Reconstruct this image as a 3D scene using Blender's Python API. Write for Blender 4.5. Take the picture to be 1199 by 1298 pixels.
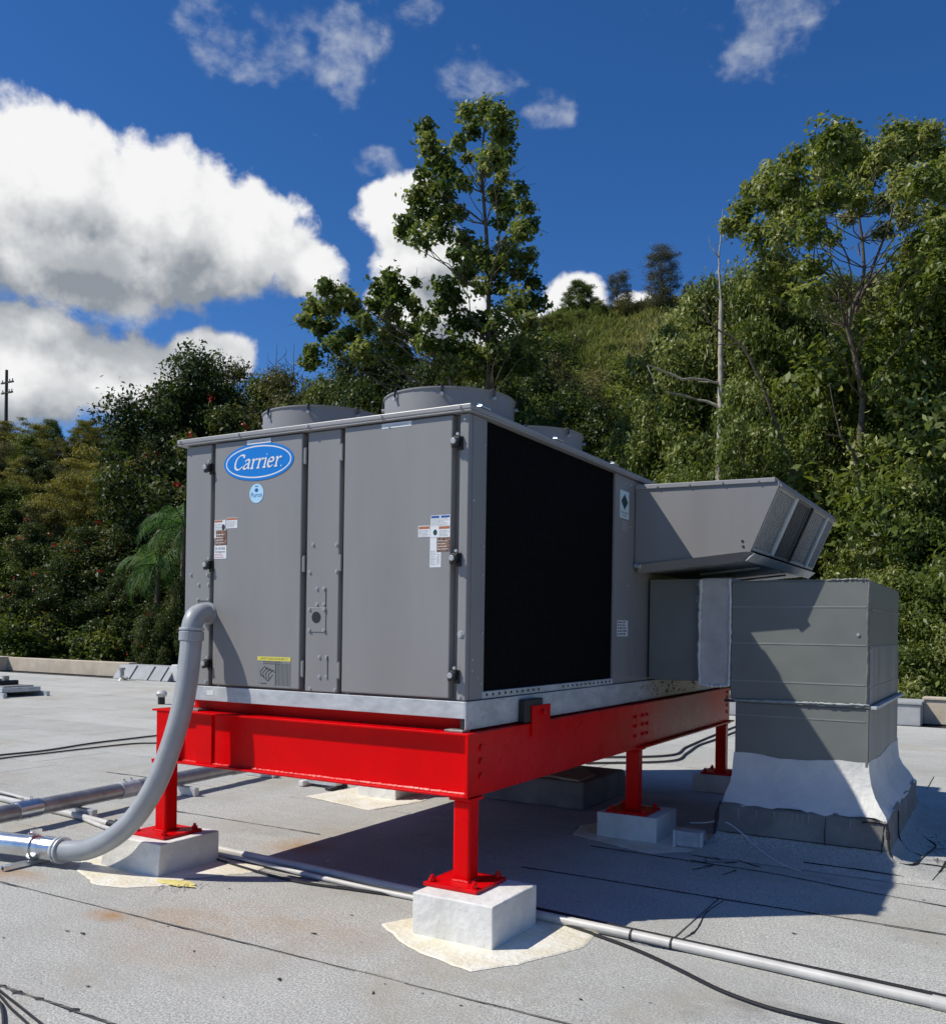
import bpy, bmesh, math, random
import numpy as np
from mathutils import Vector, Matrix

for o in list(bpy.data.objects):
    bpy.data.objects.remove(o)
S = bpy.context.scene
COL = S.collection
RAD = math.radians

# ------------------------------------------------------------------ camera
YAW, PITCH, ROLL = RAD(30.317), RAD(-0.124), RAD(-0.858)
CAM = Vector((2.49, -4.225, 1.6))
f_ = Vector((-math.sin(YAW)*math.cos(PITCH), math.cos(YAW)*math.cos(PITCH), math.sin(PITCH)))
r_ = Vector((math.cos(YAW), math.sin(YAW), 0))
d_ = f_.cross(r_)
r2 = math.cos(ROLL)*r_ + math.sin(ROLL)*d_
d2 = -math.sin(ROLL)*r_ + math.cos(ROLL)*d_
cd = bpy.data.cameras.new('camera')
cam = bpy.data.objects.new('camera', cd)
COL.objects.link(cam)
M = Matrix.Identity(4)
for i in range(3):
    M[i][0] = r2[i]; M[i][1] = -d2[i]; M[i][2] = -f_[i]; M[i][3] = CAM[i]
cam.matrix_world = M
cd.sensor_fit = 'HORIZONTAL'
cd.sensor_width = 36
cd.lens = 36*1172.147/1199
cd.shift_y = (800-649)/1199
cd.clip_start = 0.05
cd.clip_end = 3000
S.camera = cam

# ------------------------------------------------------------------ sky, clouds, sun, exposure
SUN_TRAVEL = Vector((0.67, 0.52, -1.0)).normalized()
TO_SUN = -SUN_TRAVEL
SUN_EL = math.asin(TO_SUN.z)
W = bpy.data.worlds.new('World')
S.world = W
W.use_nodes = True
nt = W.node_tree
nt.nodes.clear()
SKY_STRENGTH, CLOUD_STRENGTH, SUN_STRENGTH, EXPOSURE = 0.126, 0.92, 4.6, 0.0

def nd(tree, t, **kw):
    n = tree.nodes.new(t)
    for k, v in kw.items():
        setattr(n, k, v)
    return n

def mth(tree, op, a, b=None, c=None, clamp=False):
    n = tree.nodes.new('ShaderNodeMath'); n.operation = op; n.use_clamp = clamp
    for i, v in enumerate((a, b, c)):
        if v is None: continue
        if isinstance(v, (int, float)): n.inputs[i].default_value = v
        else: tree.links.new(v, n.inputs[i])
    return n.outputs[0]

def smooth(tree, v, lo, hi):
    n = tree.nodes.new('ShaderNodeMapRange'); n.interpolation_type = 'SMOOTHSTEP'
    tree.links.new(v, n.inputs[0])
    n.inputs[1].default_value = lo; n.inputs[2].default_value = hi
    return n.outputs[0]

def px_angle(x, y):
    """direction of a point of the sky as azimuth and elevation in degrees from the view heading"""
    az = math.atan((x-599.5)/1172.147)
    yh = 802.5+0.015*(x-600)
    return math.degrees(az), math.degrees(math.atan((yh-y)/1172.147*math.cos(az)))

CUMULUS = [(60,240,180,105),(185,275,150,92),(300,318,112,82),(388,350,58,42),(100,335,240,72),(-80,272,165,112),
           (20,462,170,84),(150,486,140,64),(262,458,72,44),(-90,450,150,90),
           (502,278,66,52),(522,335,70,62),(545,392,92,52),(606,430,70,44),
           (722,388,54,36),(690,428,70,34),(800,392,40,20)]
WISP = [(250,30,60,50),(330,50,70,60),(455,40,40,40),(520,20,40,20),(600,90,50,30),(655,128,50,26),(700,150,30,20),(340,14,140,34),(285,62,80,52),(422,74,42,62),(600,104,66,32),(680,142,44,32),(820,8,76,28),(945,48,74,54),
        (1010,12,70,28),(466,210,44,24),(385,183,22,12),(150,400,60,30)]

def cloud_group(name, blobs, scale, amp, detail, seed, cut, cap=2.0, gain=1.0, stretch=(1,1,1), bill=0.62):
    g = bpy.data.node_groups.new(name, 'ShaderNodeTree')
    g.interface.new_socket('Vector', in_out='INPUT', socket_type='NodeSocketVector')
    g.interface.new_socket('Density', in_out='OUTPUT', socket_type='NodeSocketFloat')
    gi = g.nodes.new('NodeGroupInput'); go = g.nodes.new('NodeGroupOutput')
    best = None
    for (x, y, rx, ry) in blobs:
        a, e = px_angle(x, y)
        sc = math.cos(RAD(a))
        sx, sy = rx/1172.147*57.3*sc, ry/1172.147*57.3*sc
        sub = nd(g, 'ShaderNodeVectorMath', operation='SUBTRACT'); g.links.new(gi.outputs[0], sub.inputs[0]); sub.inputs[1].default_value = (a, e, 0)
        mul = nd(g, 'ShaderNodeVectorMath', operation='MULTIPLY'); g.links.new(sub.outputs[0], mul.inputs[0]); mul.inputs[1].default_value = (1/sx, 1/sy, 0)
        ln = nd(g, 'ShaderNodeVectorMath', operation='LENGTH'); g.links.new(mul.outputs[0], ln.inputs[0])
        v = mth(g, 'SUBTRACT', 1.0, ln.outputs['Value'])
        best = v if best is None else mth(g, 'SMOOTH_MAX', best, v, 0.18)
    best = mth(g, 'MINIMUM', mth(g, 'MULTIPLY', mth(g, 'MAXIMUM', best, -1.2), gain), cap)
    n1 = nd(g, 'ShaderNodeTexNoise'); n1.inputs['Scale'].default_value = scale; n1.inputs['Detail'].default_value = detail
    n1.inputs['Roughness'].default_value = 0.56; n1.inputs['Distortion'].default_value = 0.35
    off = nd(g, 'ShaderNodeVectorMath', operation='ADD'); g.links.new(gi.outputs[0], off.inputs[0]); off.inputs[1].default_value = (seed, seed*1.7, seed*0.3)
    st_ = nd(g, 'ShaderNodeVectorMath', operation='MULTIPLY'); g.links.new(off.outputs[0], st_.inputs[0]); st_.inputs[1].default_value = stretch
    g.links.new(st_.outputs[0], n1.inputs['Vector'])
    n3 = nd(g, 'ShaderNodeTexNoise'); n3.inputs['Scale'].default_value = scale*3.6; n3.inputs['Detail'].default_value = 7; n3.inputs['Roughness'].default_value = 0.52; n3.inputs['Distortion'].default_value = 0.15
    g.links.new(st_.outputs[0], n3.inputs['Vector'])
    # clouds drift over the unseen rest of the sky too, cover raised for neutral fill
    n2 = nd(g, 'ShaderNodeTexNoise'); n2.inputs['Scale'].default_value = 0.045; n2.inputs['Detail'].default_value = 2
    g.links.new(off.outputs[0], n2.inputs['Vector'])
    sx = nd(g, 'ShaderNodeSeparateXYZ'); g.links.new(gi.outputs[0], sx.inputs[0])
    away = smooth(g, mth(g, 'ABSOLUTE', sx.outputs[0]), 36, 60)
    other = mth(g, 'MULTIPLY_ADD', n2.outputs['Fac'], 4.0, -2.45)
    other = mth(g, 'ADD', mth(g, 'MULTIPLY', mth(g, 'ADD', other, 1.2), away), -1.2)
    best = mth(g, 'MAXIMUM', best, mth(g, 'MINIMUM', other, 0.5))
    nz = mth(g, 'MULTIPLY', mth(g, 'SUBTRACT', n1.outputs['Fac'], 0.5), amp)
    nz = mth(g, 'ADD', nz, mth(g, 'MULTIPLY', mth(g, 'SUBTRACT', n3.outputs['Fac'], 0.5), amp*bill))
    g.links.new(mth(g, 'SUBTRACT', mth(g, 'ADD', best, nz), cut), go.inputs[0])
    return g

tc = nd(nt, 'ShaderNodeTexCoord')
rot = nd(nt, 'ShaderNodeVectorRotate', rotation_type='Z_AXIS'); nt.links.new(tc.outputs['Generated'], rot.inputs['Vector']); rot.inputs['Angle'].default_value = -YAW
sep = nd(nt, 'ShaderNodeSeparateXYZ'); nt.links.new(rot.outputs[0], sep.inputs[0])
az = mth(nt, 'MULTIPLY', mth(nt, 'ARCTAN2', sep.outputs[0], sep.outputs[1]), 57.2958)
el = mth(nt, 'MULTIPLY', mth(nt, 'ARCSINE', sep.outputs[2]), 57.2958)
comb = nd(nt, 'ShaderNodeCombineXYZ'); nt.links.new(az, comb.inputs[0]); nt.links.new(el, comb.inputs[1])

cum = cloud_group('cumulus', CUMULUS, 0.20, 1.0, 5, 3.7, 0.12, bill=0.55)
wis = cloud_group('wisps', WISP, 0.22, 2.6, 9, 41.3, 0.50, cap=0.68, gain=1.6, stretch=(0.8, 1.15, 1))

def dens(group, dx=0, dy=0):
    v = comb.outputs[0]
    if dx or dy:
        a = nd(nt, 'ShaderNodeVectorMath', operation='ADD'); nt.links.new(v, a.inputs[0]); a.inputs[1].default_value = (dx, dy, 0); v = a.outputs[0]
    n = nt.nodes.new('ShaderNodeGroup'); n.node_tree = group
    nt.links.new(v, n.inputs[0])
    return n.outputs[0]

dc = dens(cum)
toward = dens(cum, -1.2, 1.5)       # the cloud between here and the sun, near and far
toward2 = dens(cum, -2.2, 4.2)
a_cum = smooth(nt, dc, 0.0, 0.24)
shade = mth(nt, 'ADD', mth(nt, 'MULTIPLY', smooth(nt, mth(nt, 'SUBTRACT', toward, dc), -0.25, 0.35), 0.40),
            mth(nt, 'MULTIPLY', smooth(nt, toward2, 0.05, 0.80), 0.78), clamp=True)
ccol = nd(nt, 'ShaderNodeMix', data_type='RGBA'); nt.links.new(shade, ccol.inputs['Factor'])
ccol.inputs[6].default_value = (1.0, 1.0, 1.0, 1); ccol.inputs[7].default_value = (0.30, 0.335, 0.38, 1)
dw = dens(wis)
a_wis = mth(nt, 'MULTIPLY', smooth(nt, dw, -0.1, 1.25), 0.90)
sky = nd(nt, 'ShaderNodeTexSky', sky_type='NISHITA')
sky.sun_disc = False
sky.sun_elevation = SUN_EL
sky.sun_rotation = math.atan2(TO_SUN.x, TO_SUN.y)
sky.altitude = 300; sky.air_density = 0.75; sky.dust_density = 0.15; sky.ozone_density = 3.5
hs = nd(nt, 'ShaderNodeHueSaturation'); hs.inputs['Saturation'].default_value = 1.27; hs.inputs['Hue'].default_value = 0.507; hs.inputs['Value'].default_value = 1.0
nt.links.new(sky.outputs[0], hs.inputs['Color'])
bg_sky = nd(nt, 'ShaderNodeBackground'); nt.links.new(hs.outputs[0], bg_sky.inputs['Color']); bg_sky.inputs['Strength'].default_value = SKY_STRENGTH
bg_w = nd(nt, 'ShaderNodeBackground'); bg_w.inputs['Color'].default_value = (0.80, 0.86, 0.95, 1); bg_w.inputs['Strength'].default_value = CLOUD_STRENGTH*0.8
bg_c = nd(nt, 'ShaderNodeBackground'); nt.links.new(ccol.outputs[2], bg_c.inputs['Color']); bg_c.inputs['Strength'].default_value = CLOUD_STRENGTH
m1 = nd(nt, 'ShaderNodeMixShader'); nt.links.new(a_wis, m1.inputs[0]); nt.links.new(bg_sky.outputs[0], m1.inputs[1]); nt.links.new(bg_w.outputs[0], m1.inputs[2])
m2 = nd(nt, 'ShaderNodeMixShader'); nt.links.new(a_cum, m2.inputs[0]); nt.links.new(m1.outputs[0], m2.inputs[1]); nt.links.new(bg_c.outputs[0], m2.inputs[2])
ow = nd(nt, 'ShaderNodeOutputWorld'); nt.links.new(m2.outputs[0], ow.inputs[0])

sl = bpy.data.lights.new('sun', 'SUN'); sl.energy = SUN_STRENGTH; sl.angle = RAD(0.53); sl.color = (1.0, 0.945, 0.85)
so = bpy.data.objects.new('sun', sl); COL.objects.link(so)
so.rotation_euler = SUN_TRAVEL.to_track_quat('-Z', 'Y').to_euler()
so.location = (-30, -25, 50)
S.view_settings.view_transform = 'Standard'
S.view_settings.look = 'None'
S.view_settings.exposure = EXPOSURE
S.view_settings.gamma = 1
S.view_settings.use_curve_mapping = False
S.render.engine = 'CYCLES'
S.cycles.max_bounces = 6
S.cycles.transparent_max_bounces = 6

# ------------------------------------------------------------------ materials
def mat(name, col, rough=0.6, metal=0.0, var=0.0, vscale=3.0, bump=0.0, bscale=60.0, spec=0.5, col2=None, stretch=None, build=None, bdist=0.004):
    m = bpy.data.materials.new(name); m.use_nodes = True
    t = m.node_tree; b = t.nodes['Principled BSDF']
    b.inputs['Roughness'].default_value = rough; b.inputs['Metallic'].default_value = metal
    b.inputs['Specular IOR Level'].default_value = spec
    b.inputs['Base Color'].default_value = (*col, 1)
    tcn = t.nodes.new('ShaderNodeTexCoord'); src = tcn.outputs['Object']
    if stretch:
        mp = t.nodes.new('ShaderNodeMapping'); mp.inputs['Scale'].default_value = stretch
        t.links.new(src, mp.inputs[0]); src = mp.outputs[0]
    if var or col2:
        n = t.nodes.new('ShaderNodeTexNoise'); n.inputs['Scale'].default_value = vscale; n.inputs['Detail'].default_value = 6; n.inputs['Roughness'].default_value = 0.62
        t.links.new(src, n.inputs['Vector'])
        r = t.nodes.new('ShaderNodeMapRange'); r.inputs[1].default_value = 0.32; r.inputs[2].default_value = 0.68
        t.links.new(n.outputs['Fac'], r.inputs[0])
        x = t.nodes.new('ShaderNodeMix'); x.data_type = 'RGBA'; t.links.new(r.outputs[0], x.inputs['Factor'])
        c2 = col2 if col2 else tuple(min(1, c*(1+var)) for c in col)
        c1 = col if col2 else tuple(c*(1-var) for c in col)
        x.inputs[6].default_value = (*c1, 1); x.inputs[7].default_value = (*c2, 1)
        t.links.new(x.outputs[2], b.inputs['Base Color'])
        r3 = t.nodes.new('ShaderNodeMapRange'); r3.inputs[3].default_value = max(0.02, rough-0.08); r3.inputs[4].default_value = min(1, rough+0.08)
        t.links.new(n.outputs['Fac'], r3.inputs[0]); t.links.new(r3.outputs[0], b.inputs['Roughness'])
    if bump:
        n2 = t.nodes.new('ShaderNodeTexNoise'); n2.inputs['Scale'].default_value = bscale; n2.inputs['Detail'].default_value = 4
        t.links.new(tcn.outputs['Object'], n2.inputs['Vector'])
        bp = t.nodes.new('ShaderNodeBump'); bp.inputs['Strength'].default_value = bump; bp.inputs['Distance'].default_value = bdist
        t.links.new(n2.outputs['Fac'], bp.inputs['Height']); t.links.new(bp.outputs[0], b.inputs['Normal'])
    if build: build(t, b, tcn)
    return m

def membrane_build(t, b, tcn):
    geo = t.nodes.new('ShaderNodeNewGeometry')
    pos = geo.outputs['Position']
    def noise(scale, detail=5, rough=0.6, vec=pos, sc=None):
        if sc:
            mp = t.nodes.new('ShaderNodeMapping'); mp.inputs['Scale'].default_value = sc; t.links.new(vec, mp.inputs[0]); vec = mp.outputs[0]
        n = t.nodes.new('ShaderNodeTexNoise'); n.inputs['Scale'].default_value = scale; n.inputs['Detail'].default_value = detail; n.inputs['Roughness'].default_value = rough
        t.links.new(vec, n.inputs['Vector']); return n.outputs['Fac']
    def mix(fac, c1, c2):
        x = t.nodes.new('ShaderNodeMix'); x.data_type = 'RGBA'
        t.links.new(fac, x.inputs['Factor'])
        for s, c in ((6, c1), (7, c2)):
            if isinstance(c, tuple): x.inputs[s].default_value = (*c, 1)
            else: t.links.new(c, x.inputs[s])
        return x.outputs[2]
    def rng(v, lo, hi, o0=0.0, o1=1.0):
        n = t.nodes.new('ShaderNodeMapRange'); t.links.new(v, n.inputs[0])
        for i, q in enumerate((lo, hi, o0, o1)): n.inputs[i+1].default_value = q
        return n.outputs[0]
    oi = t.nodes.new('ShaderNodeObjectInfo')
    gran = noise(85, 3, 0.95)                    # mineral granules
    gran2 = noise(45, 4, 0.7)
    c = mix(rng(gran, 0.41, 0.60), (0.26, 0.262, 0.240), (0.80, 0.80, 0.735))
    c = mix(rng(gran2, 0.40, 0.66, 0.0, 0.55), c, (0.42, 0.425, 0.41))
    c = mix(rng(noise(1.1, 6), 0.38, 0.70, 0.0, 0.6), c, (0.37, 0.365, 0.335))
    c = mix(rng(noise(2.2, 7, 0.7, sc=(0.35, 2.2, 1)), 0.50, 0.78, 0.0, 0.5), c, (0.58, 0.575, 0.54))   # weather streaks along the roll
    c = mix(rng(noise(0.55, 8, 0.72), 0.53, 0.68, 0.0, 0.7), c, (0.42, 0.38, 0.30))                    # dusty silt
    c = mix(rng(noise(0.9, 9, 0.7, sc=(1, 1.6, 1)), 0.58, 0.74, 0.0, 0.7), c, (0.24, 0.235, 0.22))      # dirt patches
    c = mix(rng(noise(14, 5, 0.75), 0.71, 0.75, 0.0, 0.75), c, (0.10, 0.10, 0.10))                      # specks
    rust = rng(noise(1.7, 8, 0.7, sc=(0.8, 1.3, 1)), 0.36, 0.60, 0.0, 1.0)
    # rust stains where old steel stood in front of the left pedestal
    acc = None
    for (x, y, rx, ry, k) in ((-1.75, -0.85, 0.22, 0.14, 1.0), (-1.35, -0.72, 0.50, 0.34, 0.8), (-1.95, 0.98, 0.36, 0.34, 0.95), (-0.85, -0.40, 0.7, 0.35, 0.5), (-3.0, -0.62, 0.40, 0.16, 0.95), (-1.1, -1.05, 0.6, 0.3, .4)):
        s = t.nodes.new('ShaderNodeVectorMath'); s.operation = 'SUBTRACT'; t.links.new(pos, s.inputs[0]); s.inputs[1].default_value = (x, y, 0)
        q = t.nodes.new('ShaderNodeVectorMath'); q.operation = 'MULTIPLY'; t.links.new(s.outputs[0], q.inputs[0]); q.inputs[1].default_value = (1/rx, 1/ry, 0)
        l = t.nodes.new('ShaderNodeVectorMath'); l.operation = 'LENGTH'; t.links.new(q.outputs[0], l.inputs[0])
        v = rng(l.outputs['Value'], 0.1, 1.0, k, 0.0)
        acc = v if acc is None else mth(t, 'MAXIMUM', acc, v)
    c = mix(mth(t, 'MULTIPLY', acc, rust), c, (0.42, 0.25, 0.11))
    tint = t.nodes.new('ShaderNodeHueSaturation'); t.links.new(c, tint.inputs['Color'])
    t.links.new(rng(oi.outputs['Random'], 0, 1, 0.93, 1.06), tint.inputs['Value'])
    t.links.new(tint.outputs[0], b.inputs['Base Color'])
    bp = t.nodes.new('ShaderNodeBump'); bp.inputs['Strength'].default_value = 0.9; bp.inputs['Distance'].default_value = 0.006
    h = mth(t, 'ADD', mth(t, 'MULTIPLY', gran, 1.2), mth(t, 'MULTIPLY', noise(6, 4), 2.0))
    t.links.new(h, bp.inputs['Height']); t.links.new(bp.outputs[0], b.inputs['Normal'])

def wood_col(*a): return a
MT = {}
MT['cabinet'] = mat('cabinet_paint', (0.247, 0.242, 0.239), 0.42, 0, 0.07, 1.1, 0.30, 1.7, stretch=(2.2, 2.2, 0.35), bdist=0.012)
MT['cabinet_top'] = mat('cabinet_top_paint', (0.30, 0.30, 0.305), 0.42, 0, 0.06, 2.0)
MT['gap'] = mat('dark_gap', (0.05, 0.05, 0.052), 0.7)
MT['galv'] = mat('galvanised_steel', (0.40, 0.43, 0.445), 0.45, 0.25, 0, 7, 0.04, 40, col2=(0.62, 0.65, 0.66), stretch=(1.0, 1.0, 2.2))
MT['zinc'] = mat('bright_zinc', (0.62, 0.65, 0.67), 0.25, 0.9, 0.15, 9, 0.05, 60)
MT['steelpipe'] = mat('weathered_conduit', (0.34, 0.345, 0.35), 0.40, 0.6, 0.25, 6, 0.05, 60)
MT['red'] = mat('red_gloss_paint', (0.69, 0.0, 0.002), 0.27, 0, 0.09, 3, 0.30, 9, spec=0.13)
MT['redrough'] = mat('red_brushed_paint', (0.62, 0.001, 0.004), 0.34, 0, 0.16, 10, 0.7, 45, spec=0.22)
MT['black'] = mat('black_rubber', (0.015, 0.015, 0.016), 0.5)
MT['coil'] = mat('black_coil_fins', (0.004, 0.0045, 0.005), 0.7, 0.0, spec=0.12)
MT['coilframe'] = mat('coil_grille', (0.004, 0.004, 0.005), 0.7, spec=0.12)
MT['concrete'] = mat('white_painted_concrete', (0.60, 0.595, 0.555), 0.75, 0, 0, 4.5, 0.9, 16, col2=(0.80, 0.795, 0.76), bdist=0.010)
MT['coating'] = mat('elastomeric_coating', (0.68, 0.62, 0.44), 0.6, 0, 0, 4, 0.9, 30, col2=(0.84, 0.82, 0.75), bdist=0.010)
MT['cable_old'] = mat('dusty_cable', (0.05,0.05,0.05), 0.6)
MT['skirt'] = mat('white_roof_coating', (0.60, 0.60, 0.575), 0.6, 0, 0, 3, 0.8, 22, col2=(0.76, 0.755, 0.725), bdist=0.010)
MT['duct'] = mat('duct_paint', (0.172, 0.184, 0.171), 0.45, 0, 0.10, 2.2, 0.12, 14)
MT['ductseam'] = mat('duct_seam_paint', (0.26, 0.275, 0.26), 0.4, 0, 0.15, 4)
MT['ductside'] = mat('duct_weathered_paint', (0.16, 0.175, 0.165), 0.5, 0, 0, 3.0, 0.15, 30, col2=(0.30, 0.31, 0.295), stretch=(1, 2.2, 0.22))
MT['canvas'] = mat('canvas_connector', (0.52, 0.505, 0.475), 0.85, 0, 0.14, 7, 0.8, 110)
MT['caulk'] = mat('grey_sealant', (0.33, 0.36, 0.36), 0.6, 0, 0.2, 20, 0.8, 50)
MT['hose'] = mat('grey_flexible_conduit', (0.33, 0.35, 0.365), 0.40, 0, 0.09, 5, 0.10, 60)
MT['pvc'] = mat('white_plastic_pipe', (0.54, 0.53, 0.50), 0.45, 0, 0.14, 5)
MT['cable'] = mat('black_cable', (0.014, 0.014, 0.015), 0.45)
MT['wire'] = mat('pale_wire', (0.60, 0.61, 0.62), 0.4)
MT['tar'] = mat('black_tar', (0.018, 0.018, 0.019), 0.55, 0, 0.3, 20, 0.6, 40)
MT['membrane'] = mat('mineral_membrane', (0.34, 0.34, 0.33), 0.85, spec=0.3, build=membrane_build)
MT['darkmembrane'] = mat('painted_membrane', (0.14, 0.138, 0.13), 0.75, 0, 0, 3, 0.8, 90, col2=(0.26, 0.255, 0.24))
MT['parapet'] = mat('beige_parapet', (0.46, 0.385, 0.285), 0.85, 0, 0, 2.5, 0.5, 20, col2=(0.60, 0.52, 0.41))
MT['greyparapet'] = mat('grey_parapet_flashing', (0.34, 0.355, 0.36), 0.8, 0, 0.15, 3, 0.4, 30)
MT['vent'] = mat('weathered_vent_metal', (0.36, 0.35, 0.32), 0.45, 0.5, 0.3, 20)
MT['white'] = mat('sticker_white', (0.72, 0.74, 0.76), 0.45)
MT['ink'] = mat('sticker_ink', (0.03, 0.035, 0.045), 0.5)
MT['inkgrey'] = mat('sticker_grey_print', (0.35, 0.37, 0.39), 0.5)
MT['blue'] = mat('badge_blue', (0.004, 0.19, 0.62), 0.35)
MT['paleblue'] = mat('sticker_pale_blue', (0.42, 0.68, 0.88), 0.4)
MT['navy'] = mat('sticker_navy', (0.01, 0.09, 0.32), 0.5)
MT['orange'] = mat('sticker_orange', (0.42, 0.14, 0.06), 0.5)
MT['brown'] = mat('sticker_photo', (0.05, 0.03, 0.022), 0.5, 0, 0, 60, col2=(0.34, 0.19, 0.12))
MT['yellow'] = mat('sticker_yellow', (0.66, 0.60, 0.10), 0.5)
MT['greenprint'] = mat('sticker_green', (0.004, 0.05, 0.052), 0.45)
MT['mintwhite'] = mat('sticker_mint_white', (0.62, 0.78, 0.78), 0.45)
MT['redink'] = mat('sticker_red_print', (0.45, 0.03, 0.03), 0.5)
MT['filter'] = mat('aluminium_filter_mesh', (0.44, 0.45, 0.455), 0.5, 0.15, 0.25, 60)
MT['filterdark'] = mat('aged_filter_mesh', (0.17, 0.175, 0.18), 0.5, 0.1, 0.3, 50)
MT['screw'] = mat('grey_screw_metal', (0.42, 0.43, 0.44), 0.4, 0.2)
MT['frameedge'] = mat('bright_aluminium_edge', (0.82, 0.83, 0.83), 0.3, 0.1)
MT['wood'] = mat('utility_pole_wood', (0.06, 0.055, 0.05), 0.9)
MT['wall'] = mat('building_wall', (0.5, 0.45, 0.36), 0.9, 0, 0.1, 2)
MT['tan'] = mat('insulation_tan', (0.36, 0.29, 0.20), 0.85, 0, 0.3, 8, 0.8, 30)

# ------------------------------------------------------------------ building helpers
def tag(o, label=None, cat=None, group=None, kind=None):
    if label: o['label'] = label
    if cat: o['category'] = cat
    if group: o['group'] = group
    if kind: o['kind'] = kind
    return o

def empty(name, loc, label=None, cat=None, group=None, kind=None):
    o = bpy.data.objects.new(name, None); COL.objects.link(o); o.location = loc; o.empty_display_size = 0.2
    return tag(o, label, cat, group, kind)

class MB:
    def __init__(s): s.v = []; s.f = []; s.mi = []; s.cur = 0
    def add(s, vs, fs):
        n = len(s.v); s.v += [tuple(p) for p in vs]; s.f += [tuple(i+n for i in q) for q in fs]; s.mi += [s.cur]*len(fs); return s
    def box(s, x0, x1, y0, y1, z0, z1):
        return s.add([(x0,y0,z0),(x1,y0,z0),(x1,y1,z0),(x0,y1,z0),(x0,y0,z1),(x1,y0,z1),(x1,y1,z1),(x0,y1,z1)],
                     [(3,2,1,0),(4,5,6,7),(0,1,5,4),(1,2,6,5),(2,3,7,6),(3,0,4,7)])
    def hexa(s, b, t):            # bottom ring and top ring of equal length
        n = len(b)
        return s.add(list(b)+list(t), [tuple(range(n-1,-1,-1)), tuple(range(n,2*n))]+[(i,(i+1)%n,n+(i+1)%n,n+i) for i in range(n)])
    def prism(s, poly, ext):      # a flat polygon in space swept along ext
        e = Vector(ext); return s.hexa([Vector(p) for p in poly], [Vector(p)+e for p in poly])
    def tube(s, path, r, n=12, cap=True):
        P = [Vector(p) for p in path]; m = len(P)
        R = r if isinstance(r, (list, tuple)) else [r]*m
        up = None; vs = []
        for i in range(m):
            t = (P[min(i+1,m-1)]-P[max(i-1,0)]).normalized()
            if up is None:
                up = Vector((0,0,1)) if abs(t.z) < 0.9 else Vector((1,0,0))
            a = t.cross(up).normalized(); b = a.cross(t).normalized(); up = b
            for k in range(n):
                w = 2*math.pi*k/n; vs.append(P[i]+R[i]*(math.cos(w)*a+math.sin(w)*b))
        fs = [(i*n+k, i*n+(k+1)%n, (i+1)*n+(k+1)%n, (i+1)*n+k) for i in range(m-1) for k in range(n)]
        if cap: fs += [tuple(range(n-1,-1,-1)), tuple((m-1)*n+k for k in range(n))]
        return s.add(vs, fs)
    def cyl(s, a, b, r, n=12, r2=None): return s.tube([a, b], [r, r if r2 is None else r2], n)
    def ngon(s, pts): return s.add(pts, [tuple(range(len(pts)))])
    def build(s, name, m, parent=None, bevel=0, seg=2, smooth=False, org=None):
        if org is None:
            org = Vector((0,0,0)); q = parent
            while q is not None: org = org+q.location; q = q.parent
        else: org = Vector(org)
        me = bpy.data.meshes.new(name)
        me.from_pydata([(p[0]-org.x, p[1]-org.y, p[2]-org.z) for p in s.v], [], s.f)
        ms = m if isinstance(m, (list, tuple)) else [m]
        for q in ms: me.materials.append(MT[q] if isinstance(q, str) else q)
        if len(ms) > 1: me.polygons.foreach_set('material_index', s.mi)
        bm = bmesh.new(); bm.from_mesh(me); bmesh.ops.recalc_face_normals(bm, faces=bm.faces[:]); bm.to_mesh(me); bm.free()
        o = bpy.data.objects.new(name, me); COL.objects.link(o)
        if parent is not None: o.parent = parent
        else: o.location = org
        if smooth:
            me.polygons.foreach_set('use_smooth', [True]*len(me.polygons))
            me.set_sharp_from_angle(angle=RAD(40))
        if bevel:
            b = o.modifiers.new('bevel', 'BEVEL'); b.width = bevel; b.segments = seg; b.limit_method = 'ANGLE'; b.angle_limit = RAD(40)
        return o

def B(name, m, parent, *dims, bevel=0.004, seg=2):
    return MB().box(*dims).build(name, m, parent, bevel, seg)

def copy_tree(o, parent=None, loc=None, rot=None, scale=None):
    c = o.copy(); COL.objects.link(c); c.parent = parent
    if loc is not None: c.location = loc
    if rot is not None: c.rotation_euler = rot
    if scale is not None: c.scale = scale
    for ch in list(o.children): copy_tree(ch, c)
    return c

def spline(pts, n=10):
    P = [Vector(p) for p in pts]; P = [2*P[0]-P[1]]+P+[2*P[-1]-P[-2]]; out = []
    for i in range(1, len(P)-2):
        for k in range(n):
            t = k/n; a, b, c, d = P[i-1], P[i], P[i+1], P[i+2]
            out.append(0.5*((2*b)+(c-a)*t+(2*a-5*b+4*c-d)*t*t+(3*b-a-3*c+d)*t**3))
    out.append(P[-2]); return out

def text_faces(mb, body, org, size, right=Vector((1,0,0)), up=Vector((0,0,1)), width=None):
    """flat built-in letters laid on a sticker"""
    cu = bpy.data.curves.new('t', 'FONT'); cu.body = body; cu.size = size; cu.resolution_u = 2
    o = bpy.data.objects.new('t', cu); COL.objects.link(o)
    dg = bpy.context.evaluated_depsgraph_get()
    me = bpy.data.meshes.new_from_object(o.evaluated_get(dg))
    xs = [v.co.x for v in me.vertices] or [0]
    k = (width/(max(xs)-min(xs))) if width else 1
    mb.add([Vector(org)+right*(v.co.x*k)+up*v.co.y for v in me.vertices], [tuple(p.vertices) for p in me.polygons])
    bpy.data.objects.remove(o); bpy.data.curves.remove(cu); bpy.data.meshes.remove(me)

rng = random.Random(7)

# ------------------------------------------------------------------ roof
roof = MB().box(-42, 13, -12, 14.9, -0.4, -0.014).build('roof', 'tar'); tag(roof, kind='structure')
base_wall = MB().box(-41.9, 12.9, -11.9, 14.8, -6, -0.4).build('building_body', 'wall'); tag(base_wall, 'beige building below the flat roof', 'building', kind='structure')

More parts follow.
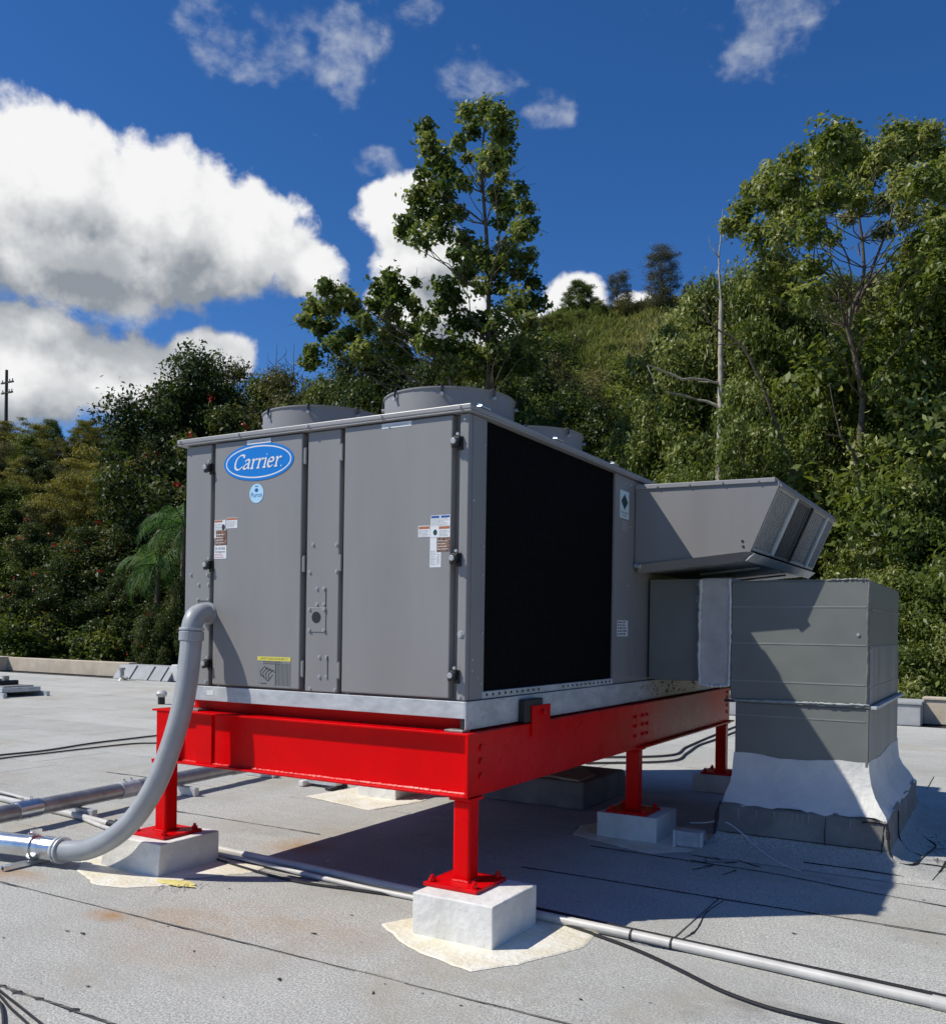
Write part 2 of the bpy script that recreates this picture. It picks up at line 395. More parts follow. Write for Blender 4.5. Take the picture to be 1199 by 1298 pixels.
def wob(x, seed, a=0.005):
    return a*(math.sin(x*3.1+seed)+0.7*math.sin(x*7.7+seed*2.3)+0.5*math.sin(x*19.3+seed*4.1))

SEAMS = [-12+0.0, -10.9, -9.85, -8.8, -7.8, -6.8, -5.8, -4.75, -3.75, -2.75, -1.755, -0.78, 0.30, 1.33, 2.38]
while SEAMS[-1] < 13.6: SEAMS.append(SEAMS[-1]+1.03)
def roof_strip(y0, y1, x0, x1, k):
    vs, fs = [], []
    n = max(2, int((x1-x0)/0.22))
    g = 0.0065
    for i in range(n+1):
        x = x0+(x1-x0)*i/n
        ya = y0+g+wob(x, k*1.3)+max(0, wob(x*0.7, k*3.1, 0.006)); yb = y1-g+wob(x, (k+1)*1.3)
        xo = g if i == 0 else (-g if i == n else 0)
        zz = 0.0016*math.sin(k*12.9+i*0.0)
        for (yy, z) in ((ya, -0.02), (ya, -0.001+zz), (yb, 0.0008+zz), (yb, -0.02)): vs.append((x+xo, yy, z))
    for i in range(n):
        for j in range(3): fs.append((i*4+j, i*4+j+1, i*4+j+5, i*4+j+4))
    fs += [(0,3,2,1), (n*4, n*4+1, n*4+2, n*4+3)]
    return MB().add(vs, fs).build('membrane_sheet', 'membrane', roof)
for k in range(len(SEAMS)-1):
    cuts = [-42, -31, -21+0.7*math.sin(k*5), -10.5+1.9*math.sin(k*2.1), (0.98 if abs(SEAMS[k]-0.30) < 0.01 else 1.2+2.9*math.sin(k*1.7+1)), 13]
    if -2.8 < SEAMS[k] < 2.5 and abs(SEAMS[k]-0.30) > 0.01: cuts[4] = 6.5+k*0.4; cuts[3] = -6.5-0.7*math.sin(k)
    for a, b in zip(cuts[:-1], cuts[1:]): roof_strip(SEAMS[k], SEAMS[k+1], a, b, k)
# tar beads squeezed out of the laps
tb = MB()
def tar_bead(mb, pts, w, z=0.002, n=10, wv=0.5, th=0.004):
    P = spline(pts, n); WR = [rng.uniform(0.35, 1.2)*(2.1 if rng.random() < 0.15 else 1) for _ in P]
    for i in range(len(P)-1):
        a, b = P[i], P[i+1]; t = (b-a); t.z = 0
        if t.length < 1e-6: continue
        s = Vector((-t.y, t.x, 0)).normalized()
        wa = w*WR[i]; wb = w*WR[i+1]
        az_ = a.z if a.z else z; bz_ = b.z if b.z else z
        mb.add([(a.x-s.x*wa, a.y-s.y*wa, az_), (a.x+s.x*wa, a.y+s.y*wa, az_), (b.x+s.x*wb, b.y+s.y*wb, bz_), (b.x-s.x*wb, b.y-s.y*wb, bz_),
                (a.x, a.y, az_+th), (b.x, b.y, bz_+th)], [(0,4,5,3), (4,1,2,5)])
tar_bead(tb, [(-1.33,-1.757,0), (-1.2,-1.765,0), (-0.95,-1.752,0), (-0.72,-1.757,0), (-0.5,-1.755,0)], 0.010)
tar_bead(tb, [(-2.87,-0.775,0), (-2.2,-0.782,0), (-1.2,-0.778,0), (-0.13,-0.783,0)], 0.0045)
tar_bead(tb, [(-5.9,2.375,0), (-5.5,2.385,0), (-5.0,2.38,0)], 0.010)
tar_bead(tb, [(-3.7,1.335,0), (-2.8,1.33,0), (-2.1,1.335,0)], 0.006)
for x, y, s in ((-1.62,-1.12,0.03), (-1.72,-1.14,0.02), (-0.63,-0.48,0.03), (-0.35,-1.05,0.025), (0.1,-0.95,0.02), (-0.95,-1.0,0.014), (-2.0,-1.35,0.012), (-0.6,0.9,0.02), (0.3,0.8,0.015), (-1.2,-1.65,.01), (1.0,-.3,.012), (1.5,.9,.02)):
    a_ = rng.uniform(0, 3.14); n_ = 13
    pts = []
    for q in range(n_):
        w_ = 2*math.pi*q/n_; k1 = s*rng.uniform(.25, 1.1); u_, v_ = k1*math.cos(w_), 0.45*k1*math.sin(w_)
        pts.append((x+u_*math.cos(a_)-v_*math.sin(a_), y+u_*math.sin(a_)+v_*math.cos(a_), 0.0035))
    tb.add(pts+[(x, y, 0.006)], [(i, (i+1) % n_, n_) for i in range(n_)])
for _ in range(240):        # grit and torn flecks
    x, y = rng.uniform(-4.5, 3.0), rng.uniform(-2.2, 3.2); s = rng.choice((0.004, 0.005, 0.006, 0.008, 0.011)); a_ = rng.uniform(0, 3.14)
    q = [(x+s*rng.uniform(.5,1.6)*math.cos(a_+w_), y+s*rng.uniform(.3,1)*math.sin(a_+w_), 0.0035) for w_ in (0, 1.5, 3.1, 4.6)]
    tb.add(q, [(0, 1, 2, 3)])
tar_bead(tb, [(-0.35,1.325,0),(0.4,1.33,0),(1.2,1.325,0),(1.9,1.332,0),(2.6,1.328,0)], 0.006)
tar_bead(tb, [(-0.2,2.15,0),(0.5,2.12,0),(1.1,2.10,0),(1.7,1.98,0),(2.5,1.86,0)], 0.005)
tar_bead(tb, [(-1.5,0.30,0),(-0.8,0.302,0)], 0.005)
tar_bead(tb, [(1.0,0.34,0),(1.04,0.65,0),(1.0,1.0,0),(1.02,1.3,0)], 0.004)
tar_bead(tb, [(0.15,-0.785,0),(0.9,-0.78,0),(1.6,-0.782,0)], 0.004)
for k in range(9):
    x0_, y0_ = rng.uniform(0.5,1.0), rng.uniform(2.0,2.4); tar_bead(tb, [(x0_,y0_,0),(x0_+rng.uniform(-.12,.12),y0_+rng.uniform(-.1,.1),0),(x0_+rng.uniform(-.2,.2),y0_+rng.uniform(-.15,.15),0)], 0.003)
o = tb.build('tar_bead', 'tar', roof)

# parapet along the far edge, with lower grey flashed sections standing forward of it
def parapet(x0, x1, y0, y1, h, m, label, name='parapet_wall', cap=None, slope=0.0):
    t = empty(name, (x0, y0, 0), label, 'parapet', 'parapet sections along the far roof edge')
    b = MB().prism([(x0, y0-slope, 0.002), (x1, y0-slope, 0.002), (x1, y1, 0.002), (x0, y1, 0.002)], (0, 0, 0))
    b = MB().hexa([(x0,y0-slope,0.002),(x1,y0-slope,0.002),(x1,y1,0.002),(x0,y1,0.002)], [(x0,y0,h),(x1,y0,h),(x1,y1,h),(x0,y1,h)])
    b.build('wall', m, t, 0.015)
    if cap: MB().box(x0-0.02, x1+0.02, y0-0.03, y1+0.02, h+0.002, h+0.05).build('coping', cap, t, 0.01)
    return t
parapet(-41.5, -26.1, 13.75, 14.55, 0.46, 'parapet', 'beige parapet block at the far left end of the roof')
parapet(-26.1, -20.2, 14.35, 14.65, 0.44, 'parapet', 'long sunlit beige parapet wall below the dark slope at left')
p = parapet(-20.2, -17.9, 14.05, 14.66, 0.40, 'greyparapet', 'grey membrane covered parapet section with vertical laps at left', slope=0.28)
for x in (-19.5, -18.75, -18.2):
    MB().hexa([(x,13.75,0.004),(x+0.04,13.75,0.004),(x+0.07,14.03,0.40),(x+0.03,14.03,0.40)], [(x,13.73,0.004),(x+0.04,13.73,0.004),(x+0.07,14.01,0.42),(x+0.03,14.01,0.42)]).build('flashing_lap', 'greyparapet', p)
MB().box(-17.95, -17.7, 13.95, 14.67, 0.0, 0.47).build('white_end_trim', 'skirt', p, 0.02)
parapet(-17.7, -3.0, 14.4, 14.66, 0.42, 'parapet', 'beige parapet wall just left of the rooftop unit')
parapet(-3.0, 1.10, 13.75, 14.66, 0.38, 'greyparapet', 'pale grey flashed parapet section beside the grey duct', cap='greyparapet')
parapet(1.10, 12.6, 14.35, 14.66, 0.44, 'parapet', 'beige parapet wall at the far right edge of the picture', cap='parapet')

# small roof fittings in the distance
def vent(x, y, label, kind):
    t = empty('roof_vent', (x, y, 0), label, 'roof vent')
    if kind == 0:
        MB().cyl((x,y,0), (x,y,0.14), 0.07, 14).build('pipe', 'black', t)
        MB().tube([(x,y,0.14),(x,y,0.17),(x,y,0.22),(x,y,0.27),(x,y,0.29)], [0.06,0.10,0.115,0.08,0.02], 14).build('cap', 'pvc', t, smooth=True)
    else:
        MB().cyl((x,y,0), (x,y,0.08), 0.16, 12, 0.06).build('flashing', 'vent', t)
        MB().cyl((x,y,0.08), (x,y,0.30), 0.06, 12).build('pipe', 'vent', t)
        MB().cyl((x,y,0.30), (x,y,0.36), 0.09, 12).build('cap', 'vent', t)
        MB().cyl((x+0.02,y,0.12), (x+0.26,y-0.03,0.07), 0.035, 8).build('side_pipe', 'vent', t)
vent(-12.2, 8.6, 'small round white capped roof vent near the red frame', 0)
vent(-19.2, 13.3, 'small metal roof vent standing before the grey parapet section', 1)
t = empty('vent_hatch', (-16.6, 8.1, 0), 'low flat grey roof hatch on skids at the left edge', 'roof hatch')
MB().box(-18.4, -15.9, 7.6, 8.5, 0.10, 0.2).build('curb_frame', 'galv', t, 0.01)
MB().box(-18.2, -16.0, 7.7, 8.4, 0.2, 0.23).build('lid', 'vent', t, 0.01)
for k in range(9): MB().box(-18.1+k*0.2, -17.98+k*0.2, 7.8, 8.3, 0.23, 0.27+0.03*(k % 3)).build('ballast_stone', 'tar', t, 0.02)
MB().cyl((-16.55,8.1,0.22), (-16.55,8.1,0.42), 0.07, 10).build('vent_stub', 'vent', t)
MB().box(-18.4, -15.7, 7.5, 7.58, 0.0, 0.1).build('skid', 'galv', t); MB().box(-18.4, -15.7, 8.5, 8.58, 0.0, 0.1).build('skid', 'galv', t)

# ------------------------------------------------------------------ pedestals
def coating(px_poly, parent, name='coating_patch', z=0.006, m='coating'):
    P = [Vector(q) for q in px_poly]; c = sum(P, Vector((0,0,0)))/len(P)
    pts = []
    for i, a in enumerate(P):
        b = P[(i+1) % len(P)]; n = max(3, int((b-a).length/0.05))
        for k in range(n):
            q = a.lerp(b, k/n); d = (q-c).normalized()
            pts.append(q+d*rng.uniform(-0.010, 0.012))
    # slightly rounded sheet: outer ring at the roof, inner ring raised
    n = len(pts); mb = MB()
    ring2 = [Vector((c.x+(q.x-c.x)*0.97, c.y+(q.y-c.y)*0.97, z)) for q in pts]
    ring1 = [Vector((q.x, q.y, 0.0012)) for q in pts]
    mb.add(ring1+ring2+[Vector((c.x, c.y, z))], [(i,(i+1)%n,n+(i+1)%n,n+i) for i in range(n)]+[(n+i,n+(i+1)%n,2*n) for i in range(n)])
    return mb.build(name, m, parent)

def pedestal(x0, x1, y0, y1, h, label, flare=(0,0,0,0), poly=None):
    t = empty('concrete_pedestal', ((x0+x1)/2, (y0+y1)/2, 0), label, 'pedestal', 'white concrete pedestals under the red frame')
    b = MB(); nz, nx = 5, 6
    rings = []
    for k in range(nz+1):
        s = 1-k/nz
        xa, xb, ya, yb = x0-flare[0]*s, x1+flare[1]*s, y0-flare[2]*s, y1+flare[3]*s
        ring = []
        for (ax, ay, bx, by) in ((xa,ya,xb,ya),(xb,ya,xb,yb),(xb,yb,xa,yb),(xa,yb,xa,ya)):
            for i in range(nx):
                u = i/nx; j = 0.0012 if 0 < k < nz and i else 0.0006
                ring.append((ax+(bx-ax)*u+rng.uniform(-j,j), ay+(by-ay)*u+rng.uniform(-j,j), h*k/nz+(rng.uniform(-.001,.001) if k else 0)))
        rings.append(ring)
    n = 4*nx
    vs = [p for r in rings for p in r]
    fs = [(k*n+i, k*n+(i+1)%n, (k+1)*n+(i+1)%n, (k+1)*n+i) for k in range(nz) for i in range(n)]
    fs.append(tuple(nz*n+i for i in range(n)))
    b.add(vs, fs)
    o = b.build('block', 'concrete', t, 0.007, 2)
    if poly: coating(poly, t)
    return t
pedestal(-0.20, 0.28, -0.21, 0.28, 0.221, 'white concrete pedestal under the near corner post, on pale patch', poly=[(-0.43,-0.165,0),(-0.22,0.30,0),(0.05,0.42,0),(0.62,0.34,0),(0.64,0.10,0),(0.47,-0.30,0),(0.33,-0.505,0),(0.05,-0.44,0),(-0.2,-0.33,0)])
pedestal(-2.64, -2.145, -0.17, 0.33, 0.205, 'white flared concrete pedestal behind the hanging grey hose', flare=(0.06,0,0.02,0), poly=[(-3.05,-0.05,0),(-2.78,0.30,0),(-2.3,0.52,0),(-1.76,0.46,0),(-1.75,0.20,0),(-1.98,-0.10,0),(-1.93,-0.25,0),(-2.12,-0.44,0),(-2.35,-0.50,0),(-2.7,-0.36,0)])
p3 = pedestal(-0.296, 0.187, 2.495, 2.97, 0.19, 'white concrete pedestal in the shade under the right beam', poly=[(-0.55,2.75,0),(-0.45,2.42,0),(-0.1,2.28,0),(0.25,2.16,0),(0.62,2.55,0),(0.55,3.0,0),(0.1,3.2,0),(-0.4,3.15,0)])
pedestal(-2.86, -2.42, 2.80, 3.26, 0.195, 'white concrete pedestal glimpsed behind the front red beam', poly=[(-3.24,2.50,0),(-2.35,2.30,0),(-2.2,2.9,0),(-2.3,3.5,0),(-3.1,3.5,0)])
pedestal(-0.30, 0.19, 4.98, 5.46, 0.17, 'white concrete pedestal at the rear post beside the duct')

yb_ = MB(); c_ = Vector((-1.93,-0.22,0.009)); pts = []
for k in range(26):
    a_ = 2*math.pi*k/26; pts.append((c_.x+0.16*math.cos(a_)*rng.uniform(.6,1.1)+0.03*math.sin(a_), c_.y+0.07*math.sin(a_)*rng.uniform(.6,1.1), 0.0085))
yb_.add(pts+[(c_.x, c_.y, 0.011)], [(i, (i+1) % 26, 26) for i in range(26)])
lp = [o for o in bpy.data.objects if o.name.startswith('concrete_pedestal') and 'hose' in o['label']][0]
yb_.build('yellow_coating', mat('yellow_coating', (0.74,0.66,0.24), 0.6, 0, 0.12, 20, 0.6, 40), lp)
hb_ = MB()
for k in range(9):
    x_, y_ = -1.98+0.028*k+rng.uniform(-.01,.01), -0.30+0.02*k+rng.uniform(-.02,.02)
    hb_.tube([(x_,y_,0.010),(x_+rng.uniform(.0,.05),y_-rng.uniform(.02,.06),0.014),(x_+rng.uniform(.02,.09),y_-rng.uniform(.06,.13),0.004)], 0.0018, 4)
tag(hb_.build('torn_fibre', 'pvc', lp), kind='stuff')

# ------------------------------------------------------------------ red steel frame
fr = empty('equipment_stand', (-1.2, 2.6, 0), 'glossy red painted steel beam stand carrying the rooftop unit', 'steel stand')
ZB, ZT = 0.695, 1.04
def post(x, y, z0, label=None):
    m = MB().box(x-0.0525, x+0.0525, y-0.0525, y+0.0525, z0+0.022, ZB-0.018)
    p = m.build('post', 'red', fr, 0.014, 3)
    MB().box(x-0.07, x+0.07, y-0.07, y+0.07, ZB-0.018, ZB-0.001).build('cap_plate', 'red', p, 0.003)
    MB().box(x-0.165, x+0.165, y-0.165, y+0.165, z0+0.001, z0+0.022).build('base_plate', 'redrough', p, 0.004)
    w = MB()
    for sx, sy in ((-1,-1),(1,-1),(1,1),(-1,1)):
        w.prism([(x+sx*0.0525, y+sy*0.0525, z0+0.022), (x+sx*0.066, y+sy*0.0525, z0+0.022), (x+sx*0.0525, y+sy*0.066, z0+0.022)], (0,0,0.012))
    for a, b in (((x-0.056,y-0.056),(x+0.056,y-0.056)),((x+0.056,y-0.056),(x+0.056,y+0.056)),((x+0.056,y+0.056),(x-0.056,y+0.056)),((x-0.056,y+0.056),(x-0.056,y-0.056))):
        w.tube([(a[0],a[1],z0+0.024),((a[0]+b[0])/2,(a[1]+b[1])/2,z0+0.026),(b[0],b[1],z0+0.024)], 0.009, 6)
    w.build('weld_bead', 'redrough', p)
    for sx, sy in ((-1,-1),(1,-1),(1,1),(-1,1)):
        bx, by = x+sx*0.13, y+sy*0.13
        MB().cyl((bx,by,z0+0.022), (bx,by,z0+0.042), 0.020, 6).cyl((bx,by,z0+0.042), (bx,by,z0+0.058), 0.010, 8).build('anchor_bolt', 'redrough', p)
post(-0.055, 0.085, 0.221); post(-2.385, 0.085, 0.205); post(-0.0625, 2.67, 0.19); post(-2.53, 3.0, 0.195); post(-0.06, 5.18, 0.17)
# front beam: channel, web set back under its top flange
fb = MB().box(-2.235, -0.0225, 0.055, 0.067, ZB+0.012, ZT-0.012).build('front_beam', 'red', fr, 0.002)
MB().box(-2.235, -0.002, 0.0, 0.20, ZT-0.012, ZT).build('top_flange', 'red', fb, 0.003)
MB().box(-2.235, -0.0225, 0.0, 0.14, ZB, ZB+0.012).build('bottom_flange', 'redrough', fb, 0.003)
MB().box(-2.07, -1.93, 0.040, 0.0545, ZB+0.0125, ZT-0.0125).build('stiffener', 'red', fb, 0.002)
MB().box(-0.235, -0.2225, 0.003, 0.054, ZB+0.0125, ZT-0.0125)
w = MB()
w.tube([(-0.030, 0.05, ZB+0.014), (-0.030, 0.05, ZT-0.014)], 0.007, 6)
for k in range(60):
    x = -2.2+k*0.0365; w.tube([(x, 0.052, ZB+0.014), (x+0.034, 0.052, ZB+0.015)], rng.uniform(0.006, 0.010), 5)
w.build('weld_bead', 'redrough', fb)
# right beam: flat outer plate, spliced to a flanged rear length
rb = MB().box(-0.02, 0.0, 0.001, 2.62, ZB+0.001, ZT-0.001).build('right_beam', 'red', fr, 0.003)
MB().box(-0.16, -0.0205, 0.21, 2.62, ZT-0.014, ZT).build('top_flange', 'red', rb, 0.002)
MB().box(-0.16, -0.0205, 0.145, 2.62, ZB, ZB+0.014).build('bottom_flange', 'red', rb, 0.002)
MB().box(-0.028, -0.010, 2.623, 5.27, ZB+0.013, ZT-0.013).build('rear_web', 'red', rb, 0.002)
MB().box(-0.15, 0.035, 2.623, 5.30, ZB-0.001, ZB+0.0125).build('rear_bottom_flange', 'red', rb, 0.002)
MB().box(-0.15, 0.004, 2.623, 5.27, ZT-0.0125, ZT).build('rear_top_flange', 'red', rb, 0.002)
for yy in (2.52, 2.70, 2.80):
    for zz in (0.80, 0.875, 0.945):
        x0 = 0.0 if yy < 2.62 else -0.0098
        MB().cyl((x0,yy,zz), (x0+0.014,yy,zz), 0.014, 6).build('splice_bolt', 'redrough', rb)
for zz in (0.80, 0.87, 0.95, 1.0):
    MB().cyl((-0.0095,5.17,zz), (-0.004,5.17,zz), 0.017, 12).build('bolt_hole', 'black', rb)
for yy, zz in ((0.14,0.955),(0.14,0.88),(0.14,0.80)):
    MB().cyl((0.0,yy,zz), (0.010,yy,zz), 0.022, 6).build('corner_bolt', 'redrough', rb, 0.003)
cl = MB().box(0.001, 0.012, 0.735, 0.985, 0.96, 1.145).build('hold_down_clip', 'red', rb, 0.003)
MB().box(-0.045, 0.0008, 0.66, 0.90, 1.045, 1.185).build('rubber_pad', 'black', cl, 0.008)
MB().cyl((0.012,0.87,1.10), (0.03,0.87,1.10), 0.018, 6).build('clip_bolt', 'redrough', cl)
# left and rear beams
lb = MB().box(-2.345, -2.33, 0.02, 5.25, ZB+0.013, ZT-0.013).build('left_beam', 'red', fr)
MB().box(-2.44, -2.237, 0.0, 5.27, ZT-0.013, ZT).build('top_flange', 'red', lb, 0.003)
MB().box(-2.44, -2.237, 0.0, 5.27, ZB, ZB+0.0125).build('bottom_flange', 'red', lb, 0.003)
MB().box(-2.40, -2.245, 0.006, 0.018, ZB+0.013, ZT-0.0135).build('end_plate', 'red', lb, 0.002)
MB().box(-2.235, -0.165, 5.10, 5.115, ZB, ZT).build('rear_beam', 'red', fr)
MB().box(-2.235, -0.165, 2.6, 2.615, ZB+0.02, ZT-0.02).build('cross_beam', 'red', fr)

# ------------------------------------------------------------------ rooftop unit
CX0, CX1, CY0, CY1 = -2.222, -0.058, 0.065, 5.2
LZ0, LZ1 = 1.207, 2.772
un = empty('rooftop_unit', (-1.14, 2.6, 1.045), 'big grey packaged air conditioning unit standing on the red frame', 'air conditioner')
core = MB().box(CX0+0.004, CX1-0.03, CY0+0.042, CY1, 1.118, LZ1-0.003).build('cabinet_body', 'cabinet', un)
def front_panel(name, x0, x1, z0, z1, y0, m='cabinet', bev=0.008):
    return MB().box(x0, x1, y0, CY0+0.0415, z0, z1).build(name, m, un, bev, 3)
front_panel('corner_panel', CX0, -1.992, LZ0+0.003, LZ1-0.004, CY0+0.004)
d1 = front_panel('access_door', -1.950, -1.222, LZ0+0.012, LZ1-0.006, CY0-0.008)
front_panel('centre_panel', -1.188, -0.940, LZ0+0.003, LZ1-0.004, CY0+0.004)
dz = front_panel('access_door', -0.900, -0.160, LZ0+0.012, LZ1-0.006, CY0-0.010)
front_panel('edge_strip', -0.118, CX1-0.002, LZ0+0.003, LZ1-0.004, CY0-0.001)
# right face: corner post, coil opening, rear post, rear panels
MB().box(CX1-0.029, CX1, CY0+0.0425, 0.247, LZ0+0.003, LZ1-0.004).build('corner_post', 'cabinet', un, 0.004)
MB().box(CX1-0.029, CX1-0.004, 2.192, 2.585, LZ0+0.003, LZ1-0.004).build('rear_post', 'cabinet', un, 0.004)
MB().box(CX1-0.029, CX1-0.006, 2.592, CY1, LZ0+0.003, LZ1-0.004).build('side_panel', 'cabinet', un, 0.004)
MB().box(CX1-0.029, CX1-0.003, 0.2475, 2.1915, LZ0+0.003, 1.250).build('coil_sill', 'galv', un, 0.002)
for k in range(26):
    y = 0.30+k*0.073
    if 1.02 < y < 1.28: continue
    MB().cyl((CX1-0.003,y,1.232), (CX1+0.001,y,1.232), 0.008, 8).build('sill_hole', 'black', un)
co = MB().box(CX1-0.0295, CX1-0.024, 0.25, 2.19, 1.252, LZ1-0.004).build('condenser_coil', 'coil', un)
g = MB()
for k in range(98): g.box(CX1-0.0235, CX1-0.0205, 0.252+k*0.0199, 0.2575+k*0.0199, 1.253, LZ1-0.005)
for k in range(12): g.box(CX1-0.0200, CX1-0.0185, 0.252, 2.188, 1.30+k*0.128, 1.304+k*0.128)
g.build('guard_grille', 'coilframe', co)
MB().box(CX1-0.02, CX1-0.004, 0.2475, 0.262, 1.251, LZ1-0.0045).build('coil_trim', 'cabinet', co)
# lid
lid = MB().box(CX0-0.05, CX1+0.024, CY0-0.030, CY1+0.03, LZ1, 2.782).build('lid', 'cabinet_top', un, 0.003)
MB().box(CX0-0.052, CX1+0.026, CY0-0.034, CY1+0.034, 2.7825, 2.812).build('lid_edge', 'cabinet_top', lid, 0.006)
for x in (-2.24, -1.72, -1.16, -0.62, -0.10):
    MB().cyl((x, CY0-0.034, 2.798), (x, CY0-0.044, 2.798), 0.008, 6).build('lid_screw', 'screw', lid)
for y in (0.19, 1.15, 2.12):
    MB().box(CX1-0.02, CX1+0.032, y-0.05, y+0.05, 2.8125, 2.822).cyl((CX1+0.01,y-0.035,2.822), (CX1+0.01,y-0.035,2.835), 0.014, 8).build('lifting_bracket', 'zinc', lid, 0.002)
# base rail
MB().box(CX0-0.012, CX1+0.002, CY0-0.012, CY0+0.0, 1.113, LZ0-0.001).build('base_rail', 'galv', un, 0.003)
MB().box(CX1+0.0025, CX1+0.010, CY0-0.012, CY1, 1.052, LZ0-0.001).build('base_rail', 'galv', un, 0.003)
MB().box(CX0-0.0145, CX0-0.0122, CY0+0.14, CY1, ZT-0.004, LZ0-0.001).build('base_rail', 'galv', un)
MB().box(-0.085, CX1+0.001, CY0-0.006, CY0+0.035, 1.056, 1.112).build('rail_end', 'black', un)
MB().box(-0.17, CX1+0.004, CY0-0.035, CY0+0.05, ZT+0.001, ZT+0.014).build('shim_pad', 'vent', un, 0.003)
MB().box(-2.20, -2.06, CY0-0.02, CY0+0.08, ZT+0.001, ZT+0.014).build('shim_pad', 'vent', un, 0.003)
MB().box(CX0-0.011, CX1-0.035, CY0+0.115, CY1, ZT+0.002, 1.117).build('base_pan', 'black', un)
MB().box(CX0+0.01, CX1-0.09, CY0+0.10, CY0+0.114, ZT+0.002, 1.11).build('base_cross_rail', 'red', un)
sk = MB()
for i in range(60):
    y = rng.uniform(2.7, 4.3); z = rng.uniform(1.075, 1.19); s_ = rng.uniform(0.01, 0.03)
    sk.box(CX1+0.0095, CX1+0.0125, y, y+s_*1.5, z, z+s_*0.6)
tag(sk.build('sealant_smear', 'tan', un), kind='stuff')
# latches and hinges
def latch(x, z):
    y = CY0-0.012
    l = MB().prism([(x-0.012,y,z-0.034),(x+0.030,y,z-0.026),(x+0.036,y,z+0.018),(x+0.010,y,z+0.030),(x-0.016,y,z+0.012)], (0,-0.028,0)).build('door_latch', 'black', un, 0.006)
    MB().cyl((x+0.008,y-0.0275,z), (x+0.008,y-0.040,z), 0.016, 10).build('latch_bolt', 'screw', l, 0.002)
    MB().box(x+0.012, x+0.045, CY0-0.012, CY0+0.0, z-0.045, z+0.03).build('latch_plate', 'black', l, 0.003)
    MB().cyl((x+0.022,y-0.006,z+0.040), (x+0.022,y-0.018,z+0.040), 0.009, 8).build('latch_screw', 'screw', l)
for x, z in ((-0.140,2.614),(-0.140,1.982),(-0.140,1.347)): latch(x, z)
for x, z in ((-2.008,2.614),(-2.0,1.988),(-2.0,1.353)): latch(x, z)
for z in (2.628, 1.978, 1.345):
    for k, (x, s) in enumerate(((-1.205, 1), (-0.928, 0))):
        MB().cyl((x,CY0+0.004,z-0.05), (x,CY0+0.004,z+0.05), 0.008, 8).box(x-0.022,x-0.006,CY0+0.0,CY0+0.006,z-0.045,z+0.045).build('door_hinge', 'cabinet', un)
def screws(lst, y, r=0.0085, name='panel_screw', m='screw'):
    for x, z in lst:
        MB().cyl((x,y,z), (x,y-0.003,z), r*1.35, 10).cyl((x,y-0.003,z), (x,y-0.009,z), r*0.8, 6).build(name, m, un)
screws([(-1.138,2.092),(-0.959,2.086),(-1.160,1.927),(-0.957,1.928),(-1.103,1.828),(-1.049,1.827),(-1.101,1.734),(-1.047,1.734),(-1.077,1.42),(-1.023,1.421),(-1.075,1.302),(-1.021,1.305),(-1.146,1.228),(-0.957,1.228)], CY0+0.004)
screws([(-2.166,1.93),(-2.015,1.928),(-2.093,1.863),(-2.005,1.861),(-2.098,1.765),(-2.005,1.765),(-2.016,1.235)], CY0+0.004, 0.009)
screws([(-0.094,1.571)], CY0-0.001, 0.016)
screws([(-0.094,1.23),(-0.085,2.735)], CY0-0.001, 0.007)
for y in (0.225,):
    for z in (2.62, 2.06, 1.90, 1.58, 1.30): MB().cyl((CX1,y,z), (CX1+0.006,y,z), 0.008, 8).build('panel_screw', 'screw', un)
for y, z in ((0.13,1.43),(0.13,1.37),(0.19,1.33),(0.12,2.3),(2.50,2.40),(2.40,2.72),(2.50,2.72),(2.48,1.95),(2.40,1.25),(2.52,1.25)):
    MB().cyl((CX1-0.004,y,z), (CX1+0.003,y,z), 0.006, 8).build('panel_screw', 'galv', un)
for x, z in ((-0.09,1.09),):
    pass
for y, z in ((0.11,1.09),(0.24,1.11)): MB().cyl((CX1+0.010,y,z), (CX1+0.014,y,z), 0.008, 8).build('rail_screw', 'galv', un)
# knock-out plates on the centre panel
yy = CY0+0.004
MB().box(-1.166, -1.032, yy-0.004, yy-0.0005, 1.568, 1.716).build('knockout_plate', 'cabinet', un, 0.002)
MB().cyl((-1.103, yy-0.0042, 1.656), (-1.103, yy-0.0055, 1.656), 0.034, 24).build('knockout_hole', 'black', un)
screws([(-1.155,1.705),(-1.043,1.705),(-1.155,1.58),(-1.043,1.58)], yy-0.004, 0.009)
g = MB()
g.box(-1.0365,-1.0325, yy-0.003, yy-0.0005, 1.72, 1.83); g.box(-1.0165,-1.0125, yy-0.003, yy-0.0005, 1.30, 1.425); g.box(-2.10,-2.00,yy-0.003,yy-0.0005,1.754,1.758)
g.build('cover_edge', 'gap', un)
